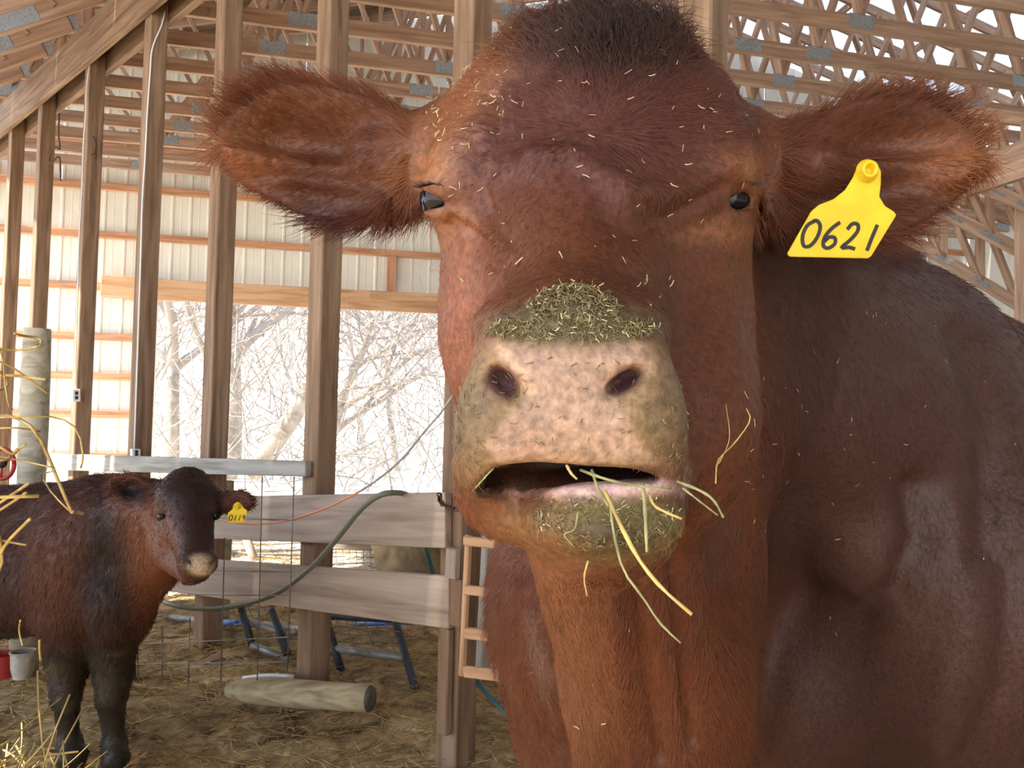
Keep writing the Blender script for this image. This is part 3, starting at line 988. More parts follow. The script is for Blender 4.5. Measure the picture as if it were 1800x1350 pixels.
    col = np.clip(col, .002, 1)
    # ---- fur
    Wd = to_world(V); Nw = N[:, :1] * RGT + N[:, 1:2] * FWD + N[:, 2:3] * UPV
    root = empty('cow', (.9, 1.6, 0))
    tag(root, 'large red-brown cow with hay in its open mouth facing the camera close up', 'cow')
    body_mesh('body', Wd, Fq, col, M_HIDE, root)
    # flow of the coat
    wh = Q(1030, 250, .62)
    fl = np.zeros_like(V)
    rel = V - wh
    face = np.stack([rel[:, 0] * .8, np.zeros(len(V)), np.where(rel[:, 2] > 0, rel[:, 2], rel[:, 2] * 1.6)], 1)
    face /= np.maximum(np.linalg.norm(face, axis=1), 1e-6)[:, None]
    bodyf = np.tile(np.array([.35, .45, -.82]), (len(V), 1))
    wface = (sstep(d, .86, .78) * (y < 1010))[:, None]
    fl = face * wface + bodyf * (1 - wface)
    nk = em(x, y, 1050, 1150, 200, 260, .3)[:, None] * (d < 1.0)[:, None]
    fl = np.where(nk > .5, np.array([-.1, .1, -1.0]), fl)
    earL = em(x, y, 540, 270, 205, 165, .1) * (d > .68) * (x < 730) > .5
    earR = em(x, y, 1560, 290, 215, 165, .1) * (d > .68) * (x > 1365) > .5
    fl[earL] = (-1, -.3, 0); fl[earR] = (1, -.3, 0)
    fl[earL, 2] = np.where(y[earL] < 250, .7, -.55); fl[earR, 2] = np.where(y[earR] < 270, .7, -.6)
    ln = np.full(len(V), .020)
    ln = np.where(wface[:, 0] > .5, .0085, ln)
    ln = np.maximum(ln, .042 * em(x, y, 1050, 55, 260, 70, .6) * front)
    ln = ln * (1 + .45 * wob(V, 55, off=4) * em(x, y, 1050, 55, 260, 90, .6) * front)
    ln = np.maximum(ln, .020 * em(x, y, 1040, 180, 300, 120, .6) * front)
    ln[earL | earR] = .017
    lobe = ((em(x, y, 715, 365, 50, 45, .2) + em(x, y, 1362, 380, 45, 45, .2)) > .5) & (d > .68)
    ln[lobe] = .030; fl[lobe] = (0, -.2, -1); fl[lobe & (x < 900), 0] = -.5; fl[lobe & (x > 900), 0] = .4
    rimL = earL & (np.abs(em(x, y, 555, 268, 165, 112, .3)) < .5); rimR = earR & (np.abs(em(x, y, 1545, 290, 165, 112, .3)) < .5)
    ln[rimL | rimR] = .036
    chest = em(x, y, 930, 1130, 110, 220, .4) * (d > .98)
    ln = np.maximum(ln, .040 * chest)
    lf = np.full(len(V), .32); lf[earL | earR] = .36; lf[lobe] = .6; lf = np.maximum(lf, .75 * em(x, y, 1050, 60, 220, 70, .6) * front)
    lf = np.maximum(lf, .6 * chest); lf[rimL | rimR] = .6
    cu = .12 + .5 * em(x, y, 1050, 70, 190, 80, .6) * front + .5 * chest
    wt = np.where(d < .95, 1.0, .22) * np.where(d > 1.5, .4, 1)
    bald = np.clip((1 - sstep(pad, -6, 18)) * near + inm + lip + em(x, y, 884, 670, 34, 30, .3) * near + em(x, y, 1102, 670, 36, 26, .3) * near, 0, 1)
    wt = wt * (1 - bald) * np.where(y > 1700, .15, 1)
    for ex, s in ((768, 1), (1291, -1)):
        wt = wt * (1 - em(x, y, ex, 351, 24, 24, .4) * front)
    mz = em(x, y, 1002, 705, 215, 150, .2) * near
    ln = ln * (1 - .55 * mz)
    ln = np.where((em(x, y, 1060, 915, 170, 70, .3) > .3) & (d < .6), .008, ln)
    wt = wt * (1 + .8 * np.maximum(rimL, rimR))
    flw = fl[:, :1] * RGT + fl[:, 1:2] * FWD + fl[:, 2:3] * UPV
    if FUR:
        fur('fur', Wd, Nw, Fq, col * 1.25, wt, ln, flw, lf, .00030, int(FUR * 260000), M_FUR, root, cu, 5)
    # eyes: dark globes in the sockets
    for (ex, s) in ((776, 1), (1283, -1)):
        c = P(ex, 351, .6595)
        bm = bmesh.new(); bmesh.ops.create_uvsphere(bm, u_segments=24, v_segments=16, radius=.0195)
        vs = [np.array(v.co) + c for v in bm.verts]; fs = [[v.index for v in fc.verts] for fc in bm.faces]; bm.free()
        mesh_obj('eye', vs, fs, M_EYE, root, True)
        # lashes
        for i in range(16):
            u = i / 15
            a = P(ex - s * (36 - 50 * u), 330 - 6 * math.sin(u * 3), .640 - .012 * u)
            b = a + RGT * (-s * (.012 - .004 * u)) + UPV * (.001 + .002 * random.random()) - FWD * .006
            if i == 0: mb = MB()
            mb.add(*tube([a, (a + b) / 2 + UPV * -.001, b], [.0005, .0004, .0001], 4))
        mb.build('eyelashes', M_INK, root)
    return root, (Wd, Nw, Fq, x, y, d)
FUR = 1.0
COW, COWDATA = build_cow()
# ---------------- the calf standing behind
def build_calf():
    g = .0095
    vol = Vol(axis(-2.95, (-2.0, .03), (-.74, g)), axis(1.92, (2.75, g), (3.5, .03)), axis(-1.40, (-.05, g)))
    vol.cone(Q(150, 965, 2.66), Q(-330, 985, 3.02), .235, .25, .1)
    vol.cone(Q(140, 1010, 2.64), Q(-300, 1030, 3.0), .20, .22, .1)
    vol.ell(Q(-360, 970, 3.05), (.24, .26, .25), .1)
    vol.ell(Q(168, 985, 2.56), (.165, .19, .275), .08)                 # shoulders and chest
    vol.ell(Q(118, 965, 2.47), (.085, .11, .17), .06)
    vol.ell(Q(215, 1060, 2.44), (.10, .12, .16), .06)                  # brisket
    vol.cone(Q(190, 935, 2.56), Q(290, 905, 2.32), .17, .105, .07)
    vol.cone(Q(245, 1010, 2.42), Q(300, 955, 2.28), .10, .075, .06)
    # head
    vol.ell(Q(326, 875, 2.24), (.088, .09, .075), .04)
    vol.ell(Q(330, 848, 2.27), (.055, .06, .045), .03)
    vol.cone(Q(328, 890, 2.21), Q(346, 985, 2.08), .078, .046, .04)
    vol.ell(Q(312, 945, 2.22), (.060, .08, .082), .04)
    vol.rbox(Q(349, 993, 2.050), (.047, .035, .033), .026, .02)
    vol.ell(Q(345, 1014, 2.075), (.036, .04, .017), .015)
    vol.cone(Q(300, 975, 2.19), Q(335, 1010, 2.10), .045, .03, .03)
    for x, y, s in ((283, 908, 1), (378, 906, -1)):
        vol.ell(Q(x + 9 * s, y - 10, 2.18), (.028, .026, .024), .02)
        vol.ell(Q(x + 1 * s, y, 2.135), (.015, .02, .010), .006, None, True)
    vol.ell(Q(333, 988, 2.024), (.005, .02, .012), .005, rotb(.6), True)
    vol.ell(Q(372, 989, 2.034), (.004, .02, .010), .005, rotb(-.6), True)
    # ears
    vol.cone(Q(292, 872, 2.27), Q(255, 872, 2.27), .040, .026, .03)
    vol.cone(Q(372, 880, 2.25), Q(398, 884, 2.25), .034, .022, .03)
    ear(vol, [(275, 855), (245, 838), (215, 832), (194, 840), (190, 856), (203, 876), (228, 890), (262, 892), (278, 885)], 2.27, -1, .05, thick=.012, k=.02)
    ear(vol, [(372, 872), (395, 866), (425, 863), (443, 876), (445, 889), (430, 898), (400, 902), (374, 900)], 2.25, 1, .02, thick=.014, k=.02)
    # legs
    for (x, d) in ((112, 2.50), (192, 2.52)):
        vol.cone(Q(x + 8, 1090, d), Q(x + 6, 1185, d), .095, .052, .04)
        vol.cone(Q(x + 6, 1185, d), Q(x + 4, 1225, d - .02), .052, .046, .02)
        vol.cone(Q(x + 4, 1225, d), Q(x + 10, 1302, d), .040, .032, .02)
        vol.ell(Q(x + 10, 1303, d), (.037, .037, .028), .02)
        vol.cone(Q(x + 10, 1310, d), Q(x + 14, 1330, d - .03), .034, .044, .015)
    for (x, d) in ((-390, 3.05), (-270, 3.10)):
        vol.cone(Q(x, 1000, d), Q(x, 1090, d), .16, .085, .06)
        vol.cone(Q(x, 1090, d), Q(x - 12, 1130, d), .075, .05, .03)
        vol.cone(Q(x - 12, 1130, d), Q(x - 2, 1215, d), .042, .036, .02)
        vol.cone(Q(x - 2, 1215, d), Q(x + 4, 1236, d - .02), .04, .052, .015)
    V, Fq = vol.mesh()
    V = relax(V, Fq, 2, .45)
    N = vnormals(V, Fq)
    V = V + N * (.010 * wob(V, 17, off=3) * sstep(V[:, 1], 2.3, 2.45) + .003 * wob(V, 45))[:, None]
    N = vnormals(V, Fq)
    x, y, d = 900 + V[:, 0] / V[:, 1] * FPX, 675 - V[:, 2] / V[:, 1] * FPX, V[:, 1]
    col = np.tile(np.array([.045, .016, .010]), (len(V), 1)) * (1 + .35 * wob(V, 20, off=2)[:, None])
    def mix(c, w):
        nonlocal col
        col = col + (np.array(c) - col) * np.clip(w, 0, 1)[:, None]
    mix((.17, .062, .028), em(x, y, 248, 950, 42, 95, .7, -.15) * .9)
    mix((.16, .055, .025), em(x, y, 285, 1040, 40, 90, .8) * .7)
    mix((.14, .055, .032), em(x, y, 100, 985, 50, 110, .8, .2) * .6)
    mix((.014, .008, .007), em(x, y, 185, 990, 45, 110, .7) * .75)
    mix((.020, .010, .008), em(x, y, 330, 850, 55, 50, .6) * .8); mix((.028, .012, .010), em(x, y, 345, 930, 32, 60, .7) * .7)
    mix((.11, .04, .02), em(x, y, 288, 950, 24, 45, .7) * .7)
    mix((.22, .085, .05), em(x, y, 418, 882, 25, 18, .6) * .6); mix((.10, .034, .02), em(x, y, 225, 862, 44, 36, .3) * (d < 2.34)); mix((.008, .005, .004), em(x, y, 238, 866, 26, 17, .6) * (d < 2.36))
    mix((.42, .30, .18), em(x, y, 353, 993, 25, 20, .3) * (d < 2.10))
    mix((.05, .02, .02), (em(x, y, 333, 988, 4, 9, .5, -.6) + em(x, y, 372, 989, 3, 8, .5, .6)) * (d < 2.08))
    mix((.030, .022, .014), sstep(V[:, 2], -.80, -.92))                # muddy legs
    mix((.085, .068, .036), sstep(wob(V, 60, off=7), .2, .8) * sstep(V[:, 2], -.80, -.95))
    mix((.030, .026, .018), sstep(V[:, 2], -1.15, -1.25))
    col = np.clip(col, .002, 1)
    root = empty('calf', (-1.7, 2.7, 0))
    tag(root, 'dark brown calf with muddy legs standing by the plank fence', 'calf')
    Wd = to_world(V); Nw = N[:, :1] * RGT + N[:, 1:2] * FWD + N[:, 2:3] * UPV
    body_mesh('body', Wd, Fq, col, M_HIDE, root)
    fl = np.tile(np.array([-.5, .15, -.85]), (len(V), 1))
    hd = (d < 2.34) & (x > 255)
    fl[hd] = (.1, -.6, -.8)
    e1 = (x < 272) & (y < 900) & (d < 2.36); e2 = (x > 392) & (y < 910)
    fl[e1] = (-1, -.2, -.2); fl[e2] = (1, -.2, -.1)
    ln = np.where(hd, .012, .038); ln[e1 | e2] = .03
    ln = np.where(y > 1180, .02, ln)
    lf = np.full(len(V), .35); lf[e1 | e2] = .5
    wt = np.where(x < -120, .1, 1.0) * np.where(hd, 1.6, 1.0)
    wt = wt * (1 - em(x, y, 355, 996, 26, 19, .3) * (d < 2.13))
    flw = fl[:, :1] * RGT + fl[:, 1:2] * FWD + fl[:, 2:3] * UPV
    if FUR:
        fur('fur', Wd, Nw, Fq, col * 1.3, wt, ln, flw, lf, .0009, int(FUR * 60000), M_FUR, root, .35, 9, jitter=.4)
    for ex, ey, dd in ((285, 908, 2.156), (379, 906, 2.178)):
        c = P(ex, ey, dd)
        bm = bmesh.new(); bmesh.ops.create_uvsphere(bm, u_segments=16, v_segments=10, radius=.0145)
        vs = [np.array(v.co) + c for v in bm.verts]; fs = [[v.index for v in fc.verts] for fc in bm.faces]; bm.free()
        mesh_obj('eye', vs, fs, M_EYE, root, True)
    return root
CALF = build_calf()
# ------------------------------------------------------------------ ear tags
def stroke_mesh(paths, org, ux, uy, nrm, width, mat, name, parent):
    """handwritten strokes lying on a plate"""
    mb = MB()
    for pth in paths:
        sp = smooth_path([org + ux * p[0] + uy * p[1] + nrm * .0006 for p in pth], 22 if len(pth) > 2 else 4)
        tg = np.gradient(sp, axis=0); tg /= np.linalg.norm(tg, axis=1)[:, None]
        sd = np.cross(tg, nrm)
        vs, fs = [], []
        for i, p in enumerate(sp):
            vs += [p - sd[i] * width / 2, p + sd[i] * width / 2, p + sd[i] * width / 2 - nrm * .0005, p - sd[i] * width / 2 - nrm * .0005]
        for i in range(len(sp) - 1):
            for q in range(4):
                a = i * 4 + q; b = i * 4 + (q + 1) % 4
                fs.append((a, b, b + 4, a + 4))
        mb.add(vs, fs)
    return mb.build(name, mat, parent, False)

DIG = {'0': [[(.5, 1), (.15, .8), (.05, .4), (.25, .03), (.6, .05), (.85, .4), (.85, .8), (.6, 1), (.4, .98)]],
       '6': [[(.75, 1), (.4, .75), (.15, .4), (.2, .08), (.5, 0), (.78, .18), (.7, .4), (.4, .42), (.2, .25)]],
       '2': [[(.15, .75), (.35, .98), (.65, .95), (.72, .7), (.45, .35), (.1, .05), (.5, .08), (.85, .03)]],
       '1': [[(.6, 1), (.5, .5), (.42, 0)]],
       '9': [[(.72, .75), (.5, .98), (.22, .85), (.25, .6), (.5, .52), (.72, .75), (.68, .4), (.6, 0)]]}

def ear_tag(outline, d, tilt, hole, text, tl, tr, hgt, label, ink_w, thick=.0016, rim=.0080):
    c0 = P(*outline[0], d)
    nrm = unit(-FWD + RGT * tilt[0] + UPV * tilt[1])
    pl = lambda x, y: on_plane(x, y, c0, nrm)
    root = empty('ear_tag', pl(*hole))
    tag(root, label, 'ear tag', 'yellow numbered ear tags')
    pts = [pl(*p) for p in outline]
    n = len(pts)
    bm = bmesh.new()
    a = [bm.verts.new(p) for p in pts]; b = [bm.verts.new(p - nrm * thick) for p in pts]
    bm.faces.new(a); bm.faces.new(b[::-1])
    for i in range(n):
        bm.faces.new((a[i], b[i], b[(i + 1) % n], a[(i + 1) % n]))
    bmesh.ops.recalc_face_normals(bm, faces=bm.faces[:])
    bmesh.ops.bevel(bm, geom=bm.edges[:], offset=thick * .35, segments=2, affect='EDGES')
    vs = [tuple(v.co) for v in bm.verts]; fs = [[v.index for v in f.verts] for f in bm.faces]; bm.free()
    mesh_obj('plate', vs, fs, M_TAG, root)
    # hollow stud
    h = pl(*hole)
    e1 = unit(np.cross(nrm, UPV)); e2 = np.cross(nrm, e1)
    prof = [(rim * 1.35, 0), (rim * 1.3, rim * .25), (rim, rim * .4), (rim * .95, rim * 1.5), (rim * .6, rim * 1.5), (rim * .55, rim * .3)]
    ax = unit(nrm + RGT * -.25)
    vs, fs = [], []
    K = 20
    for r, z in prof:
        for k in range(K):
            an = 2 * math.pi * k / K
            vs.append(h + (e1 * math.cos(an) + e2 * math.sin(an)) * r + ax * z)
    for i in range(len(prof) - 1):
        for k in range(K):
            q = i * K + k; w = i * K + (k + 1) % K
            fs.append((q, w, w + K, q + K))
    fs.append(tuple((len(prof) - 1) * K + k for k in range(K)))
    mesh_obj('stud', vs, fs, M_TAG, root, True)
    # number
    L, R = pl(*tl), pl(*tr)
    ux = unit(R - L); uy = unit(np.cross(nrm, ux)); 
    if uy @ UPV < 0: uy = -uy
    W = np.linalg.norm(R - L) / len(text)
    for i, ch in enumerate(text):
        sh = [[(p[0] * W * .92 + hgt * p[1] * .18, p[1] * hgt) for p in s] for s in DIG[ch]]
        stroke_mesh(sh, L + ux * (i * W), ux, uy, nrm, ink_w, M_INK, 'numeral', root)
    return root

ear_tag([(1508, 292), (1524, 284), (1541, 286), (1549, 300), (1549, 322), (1546, 345), (1556, 362), (1572, 372), (1576, 378), (1532, 450), (1526, 454), (1388, 451), (1384, 446), (1426, 372), (1440, 360), (1466, 350), (1486, 334), (1500, 312)],
        .675, (.06, -.10), (1524, 301), '0621', (1404, 433), (1545, 442), .024, 'yellow ear tag marked 0621 in the big cow\'s ear', .0034)
ear_tag([(413, 886), (418, 883), (424, 887), (428, 893), (434, 897), (432, 915), (430, 918), (403, 920), (401, 918), (400, 902), (408, 896)],
        2.19, (.05, -.05), (418, 889), '0119', (402, 915), (432, 915), .0165, 'small yellow ear tag marked 0119 in the calf\'s ear', .0026, .003, .008)

# ------------------------------------------------------------------ plank fence on the post row, the grey rail, the small posts
def rowp(x, y, off):
    return on_plane(x, y, R0 + RN * off, RN)
def plank(name, corners, off, thick, mat, label, cat='plank', group=None):
    q = [rowp(x, y, off) for x, y in corners]
    o = slab(name, q, RN, thick, mat)
    return tag(o, label, cat, group)
OFF = .0525 + .036
plank('fence_plank', [(352, 946), (782, 964), (782, 866), (352, 874)], OFF, .034, M_BOARD, 'upper wide plank of the fence, under the hose', 'plank', 'fence planks')
plank('fence_plank', [(282, 1038), (788, 1106), (788, 1014), (282, 978)], OFF, .034, M_BOARD, 'lower wide plank of the fence, above the log', 'plank', 'fence planks')
plank('fence_rail', [(80, 826), (536, 838), (536, 811), (80, 797)], .09, .035, M_GREYWOOD, 'weathered grey rail above the calf\'s back', 'rail')
# blocks and gate stop at the end post
o = timber('fence_cleat', rowp(781, 1290, .075), rowp(786, 1104, .075), .03, .045, M_POST, None, up=RD)
tag(o, 'narrow brown upright cleat below the end of the lower plank', 'board')
o = timber('fence_cleat', rowp(795, 1017, .075), rowp(797, 964, .075), .03, .05, M_BOARD, None, up=RD)
tag(o, 'short pale block between the ends of the two planks', 'board')
o = timber('fence_cleat', rowp(804, 1100, .068), rowp(806, 1018, .068), .03, .06, M_POST, None, up=RD)
tag(o, 'short dark block behind the end of the lower plank', 'board')
# round fence post
def lathe_post(name, base, top, r, mat, label, cat, sides=14, wob_=.06):
    b = np.asarray(base, float); t = np.asarray(top, float)
    pts = [b + (t - b) * u for u in np.linspace(0, 1, 8)]
    rr = [r * (1 + wob_ * math.sin(u * 9 + 1)) for u in np.linspace(0, 1, 8)]
    pts.append(t + (t - b) * .004); rr.append(r * .92)
    o = tube_obj(name, pts, rr, mat, None, sides)
    return tag(o, label, cat)
bp = P(63, 700, 3.45)
lathe_post('round_fence_post', (bp[0], bp[1], -.03), P(66, 580, 3.45), .058, M_ROUND, 'round weathered fence post behind the calf\'s back', 'post')
_w = P(396, 846, 4.3)
lathe_post('wood_stump', (_w[0], _w[1], -.02), _w, .05, M_LOG, 'rough short post ending behind the calf\'s tagged ear', 'post')

# slatted wooden gate beside the cow
gt = empty('wooden_gate', rowp(830, 1190, .0))
tag(gt, 'narrow slatted wooden gate half hidden behind the cow\'s chest', 'gate')
ga = lambda x, y, d=2.40: P(x, y, d)
timber('stile', ga(812, 1188), ga(826, 900), .02, .022, M_NEWWOOD, gt, up=RN)
timber('stile', ga(848, 1190, 2.5), ga(862, 905, 2.5), .03, .05, M_GREYWOOD, gt, up=RN)
for yy, hh in ((950, .03), (1036, .03), (1112, .035), (1180, .035)):
    timber('slat', ga(816, yy, 2.39), ga(900, yy + 10, 2.30), .02, hh, M_NEWWOOD, gt)
pl = slab('latch_plate', [ga(817, 940, 2.37), ga(830, 941, 2.37), ga(831, 918, 2.37), ga(818, 917, 2.37)], -FWD, .006, M_RUST, gt)

# chain on the end post
ch = empty('chain', P(775, 870, 2.50))
tag(ch, 'rusty chain hanging from the end post of the fence', 'chain')
cp = smooth_path([P(772, 868, 2.5), P(776, 884, 2.48), P(795, 893, 2.44), P(820, 898, 2.42), P(838, 908, 2.42), P(846, 918, 2.42), P(842, 880, 2.44)], 21)
for i in range(20):
    a, b = cp[i], cp[i + 1]
    mid = (a + b) / 2; ux = unit(b - a)
    sd = unit(np.cross(ux, RN)) if i % 2 else unit(np.cross(ux, np.cross(ux, RN)))
    L = np.linalg.norm(b - a) * .75
    ring = [mid + ux * L * math.cos(t) + sd * .009 * math.sin(t) for t in np.linspace(0, 2 * math.pi, 11)]
    tube_obj('link', ring, .0032, M_RUST, ch, 5)

# hoses and cords
def cord(name, pts, r, mat, label, cat, n=40, sides=8):
    o = tube_obj(name, smooth_path([P(*p) for p in pts], n), r, mat, None, sides)
    return tag(o, label, cat)
cord('garden_hose', [(268, 1045, 3.55), (300, 1062, 3.3), (350, 1070, 3.2), (410, 1066, 3.12), (480, 1046, 3.0), (540, 1004, 2.9), (590, 950, 2.80), (632, 898, 2.72), (665, 872, 2.66), (695, 866, 2.68), (720, 872, 2.85), (735, 890, 3.0)], .0105, M_HOSE, 'dark green hose draped over the plank fence', 'hose')
cord('extension_cord', [(372, 908, 3.35), (400, 917, 3.25), (450, 921, 3.15), (500, 916, 3.05), (560, 898, 2.92), (610, 876, 2.84), (632, 864, 2.82)], .0042, M_ORANGE, 'thin orange cord running along the upper plank', 'cord')
cord('grey_cable', [(632, 864, 2.82), (665, 842, 2.76), (705, 808, 2.7), (745, 760, 2.64), (775, 725, 2.6), (800, 690, 2.6)], .0042, M_CABLE, 'thin grey cable rising from the orange cord toward the cow', 'cable')
cord('teal_hose', [(826, 1180, 2.7), (850, 1212, 2.6), (878, 1242, 2.5), (905, 1268, 2.45), (950, 1300, 2.45)], .009, M_TEAL, 'teal hose on the ground beside the end post', 'hose')
cord('teal_pipe', [(748, 962, 4.2), (756, 990, 4.2), (764, 1020, 4.2), (772, 1060, 4.2)], .013, M_TEAL, 'thin teal pipe standing behind the fence planks', 'pipe', 12)
# wiring on the posts
def surf(s, x, y):
    """a point just off the wide face of post s"""
    n = RD
    return on_plane(x, y, row(s) + RD * (.0525 + .006), n)
def wire_on(s, pts, r, mat, label):
    o = tube_obj('conduit', smooth_path([surf(s, *p) for p in pts], 40), r, mat, None, 6)
    return tag(o, label, 'conduit', 'wiring on the posts')
wire_on(-1.06, [(157, 116), (152, 160), (151, 200), (147, 250), (144, 330), (139, 420), (137, 500), (134, 600), (132, 684)], .004, M_WHITE, 'thin cable running down to the upper outlet box')
wire_on(0.0, [(290, 20), (284, 45), (268, 85), (264, 130), (259, 200), (255, 280), (250, 360), (248, 440), (244, 560), (240, 680), (236, 790)], .0048, M_WHITE, 'white cable running down to the lower outlet box')
def outlet(s, x0, y0, x1, y1, label):
    root = empty('outlet_box', surf(s, (x0 + x1) / 2, y1))
    tag(root, label, 'outlet', 'outlet boxes on the posts')
    q = [surf(s, x0, y1), surf(s, x1, y1), surf(s, x1, y0), surf(s, x0, y0)]
    q = [p + RD * .03 for p in q]
    slab('cover', q, RD, .036, M_WHITE, root)
    cx = (x0 + x1) / 2
    for yy in (y0 + (y1 - y0) * .32, y0 + (y1 - y0) * .68):
        c = [surf(s, cx - 2.6, yy + 3), surf(s, cx + 2.6, yy + 3), surf(s, cx + 2.6, yy - 3), surf(s, cx - 2.6, yy - 3)]
        slab('socket', [p + RD * .033 for p in c], RD, .004, M_INK, root)
outlet(-1.06, 125, 684, 139, 706, 'white outlet box high on the post above the calf')
outlet(0.0, 229, 789, 244, 804, 'white outlet box just above the grey rail')
cord('loose_wire', [(104, 200, 5.6), (103, 235, 5.6), (105, 262, 5.6), (98, 258, 5.6), (90, 268, 5.6), (86, 282, 5.6), (92, 285, 5.6), (104, 275, 5.6), (106, 300, 5.6), (107, 318, 5.6)], .006, M_RUST, 'loose brown wire dangling before the steel wall', 'wire')
cord('hanging_strap', [(163, 240, 5.3), (168, 252, 5.3), (166, 268, 5.3), (161, 272, 5.3), (169, 274, 5.3)], .006, M_RUST, 'short hooked wire beside the post with the upper outlet', 'wire', 20)
lf = empty('light_fixture', P(294, 40, 5.2)); tag(lf, 'white lamp fixture up by the header behind the conduit', 'lamp')
tube_obj('shade', [P(278, 34, 5.2), P(284, 37, 5.2), P(296, 38, 5.2), P(306, 33, 5.2)], [.02, .04, .042, .02], M_WHITE, lf, 12)
tube_obj('bracket', [P(290, 33, 5.2), P(292, 0, 5.2)], .008, M_PLATE, lf, 6)

# wire panel hung on the fence
wp = empty('wire_panel', P(400, 1200, 3.1)); tag(wp, 'welded wire panel standing before the plank fence', 'wire panel')
wx = lambda x, y: on_plane(x, y, P(400, 1000, 3.02), unit(RN + np.array([.25, 0, 0])))
for xt, yt, xb, yb in ((240, 1100, 243, 1195), (285, 1100, 285, 1195), (334, 1085, 331, 1200), (395, 945, 388, 1198), (461, 836, 452, 1196), (517, 838, 505, 1180)):
    tube_obj('wire', [wx(xt, yt), wx(xb, yb)], .0026, M_WIRE, wp, 5)
for (xa, ya, xb, yb) in ((380, 910, 520, 915), (376, 1002, 512, 1006), (330, 1045, 510, 1047), (238, 1133, 506, 1120), (238, 1168, 500, 1163)):
    tube_obj('wire', [wx(xa, ya), wx(xb, yb)], .0026, M_WIRE, wp, 5)

# log on the ground
lg = empty('log', P(535, 1240, 3.0)); tag(lg, 'barkless log lying on the ground before the fence', 'log')
la, lb = P(402, 1212, 3.12), P(650, 1228, 2.93)
pts = [la + (lb - la) * u for u in np.linspace(0, 1, 9)]
tube_obj('trunk', pts, [.030, .050, .054, .055, .056, .055, .054, .054, .053], M_LOG, lg, 16)
axl = unit(lb - la)
tube_obj('cut_end', [lb, lb + axl * .006], [.050, .047], plain('log_end', (.12, .10, .075), .9, noise=.5, scale=30), lg, 16)
o = tube_obj('white_stick', smooth_path([P(428, 1192, 3.25), P(470, 1188, 3.2), P(516, 1190, 3.15)], 8), .010, M_WHITE, None, 6)
tag(o, 'peeled white stick behind the log', 'stick')

# steel gates leaning and lying behind the fence
def pipes(name, segs, mats, label, r=.018, mesh=None):
    root = empty(name, P(*segs[0][0])); tag(root, label, 'gate', 'steel gates behind the fence')
    for i, s in enumerate(segs):
        tube_obj('pipe', smooth_path([P(*p) for p in s], 2 if len(s) == 2 else 12), r, mats[i % len(mats)], root, 8)
    for s in mesh or ():
        tube_obj('mesh_wire', smooth_path([P(*p) for p in s], 2 if len(s) == 2 else 10), .003, M_WIRE, root, 4)
pipes('leaning_gate', [[(572, 1082, 3.75), (603, 1190, 3.55)], [(694, 1088, 3.6), (736, 1232, 3.3)], [(572, 1082, 3.75), (694, 1088, 3.6)], [(585, 1140, 3.65), (710, 1156, 3.45)], [(603, 1190, 3.55), (732, 1222, 3.32)]],
      [M_BLACKPIPE, M_BLACKPIPE, M_BLACKPIPE, M_GREYPIPE, M_GREYPIPE], 'small dark pipe gate leaning behind the lower plank', .02,
      [[(x, 1088, 3.68), (x + 12, 1130, 3.6), (x + 24, 1150, 3.5)] for x in range(590, 700, 17)] + [[(578, y, 3.7), (640, y + 4, 3.62), (702, y + 10, 3.5)] for y in (1100, 1113, 1127)])
pipes('leaning_gate', [[(424, 1068, 3.9), (443, 1134, 3.8)], [(478, 1072, 3.8), (505, 1150, 3.65)], [(430, 1090, 3.9), (500, 1112, 3.75)], [(443, 1134, 3.8), (508, 1160, 3.65)], [(340, 1090, 4.3), (500, 1102, 4.0), (520, 1112, 3.9)], [(290, 1085, 4.4), (420, 1095, 4.2)]],
      [M_BLACKPIPE, M_BLACKPIPE, M_GREYPIPE, M_GREYPIPE, M_GREYPIPE, M_GREYPIPE], 'dark pipe gate lying behind the fence near the calf', .019,
      [[(x, 1068, 3.95), (x + 10, 1090, 3.9), (x + 20, 1100, 3.8)] for x in range(395, 480, 14)])
pipes('tube_gate', [[(380, 945, 6.2), (520, 944, 6.2)], [(430, 940, 6.2), (455, 1004, 6.1)], [(380, 970, 6.3), (520, 1002, 6.1)], [(380, 1000, 6.1), (440, 1000, 6.1), (520, 1016, 6.1)], [(392, 940, 6.2), (404, 990, 6.2)]],
      [M_BOARD, M_BOARD, M_GREYPIPE], 'brown tube gate beyond the fence nearer the calf', .035)
pipes('tube_gate', [[(560, 960, 6.0), (662, 962, 6.0)], [(655, 950, 6.0), (684, 1030, 5.9)], [(684, 1030, 5.9), (560, 1040, 5.9)]],
      [M_BOARD], 'brown tube gate with wire mesh beyond the fence middle', .03,
      [[(x, 962, 6.0), (x + 4, 1035, 5.9)] for x in range(590, 672, 12)] + [[(575, y, 6.0), (672, y + 2, 5.95)] for y in (978, 996, 1014)])
for i, (a, b2, lab) in enumerate((((392, 1096, 4.1), (430, 1090, 4.0), 'blue pipe lying behind the fence near the calf'), ((620, 1098, 4.2), (770, 1092, 4.0), 'blue pipe lying behind the leaning gate'))):
    tag(tube_obj('blue_pipe', [P(*a), P(*b2)], .012, M_BLUE, None, 6), lab, 'pipe')

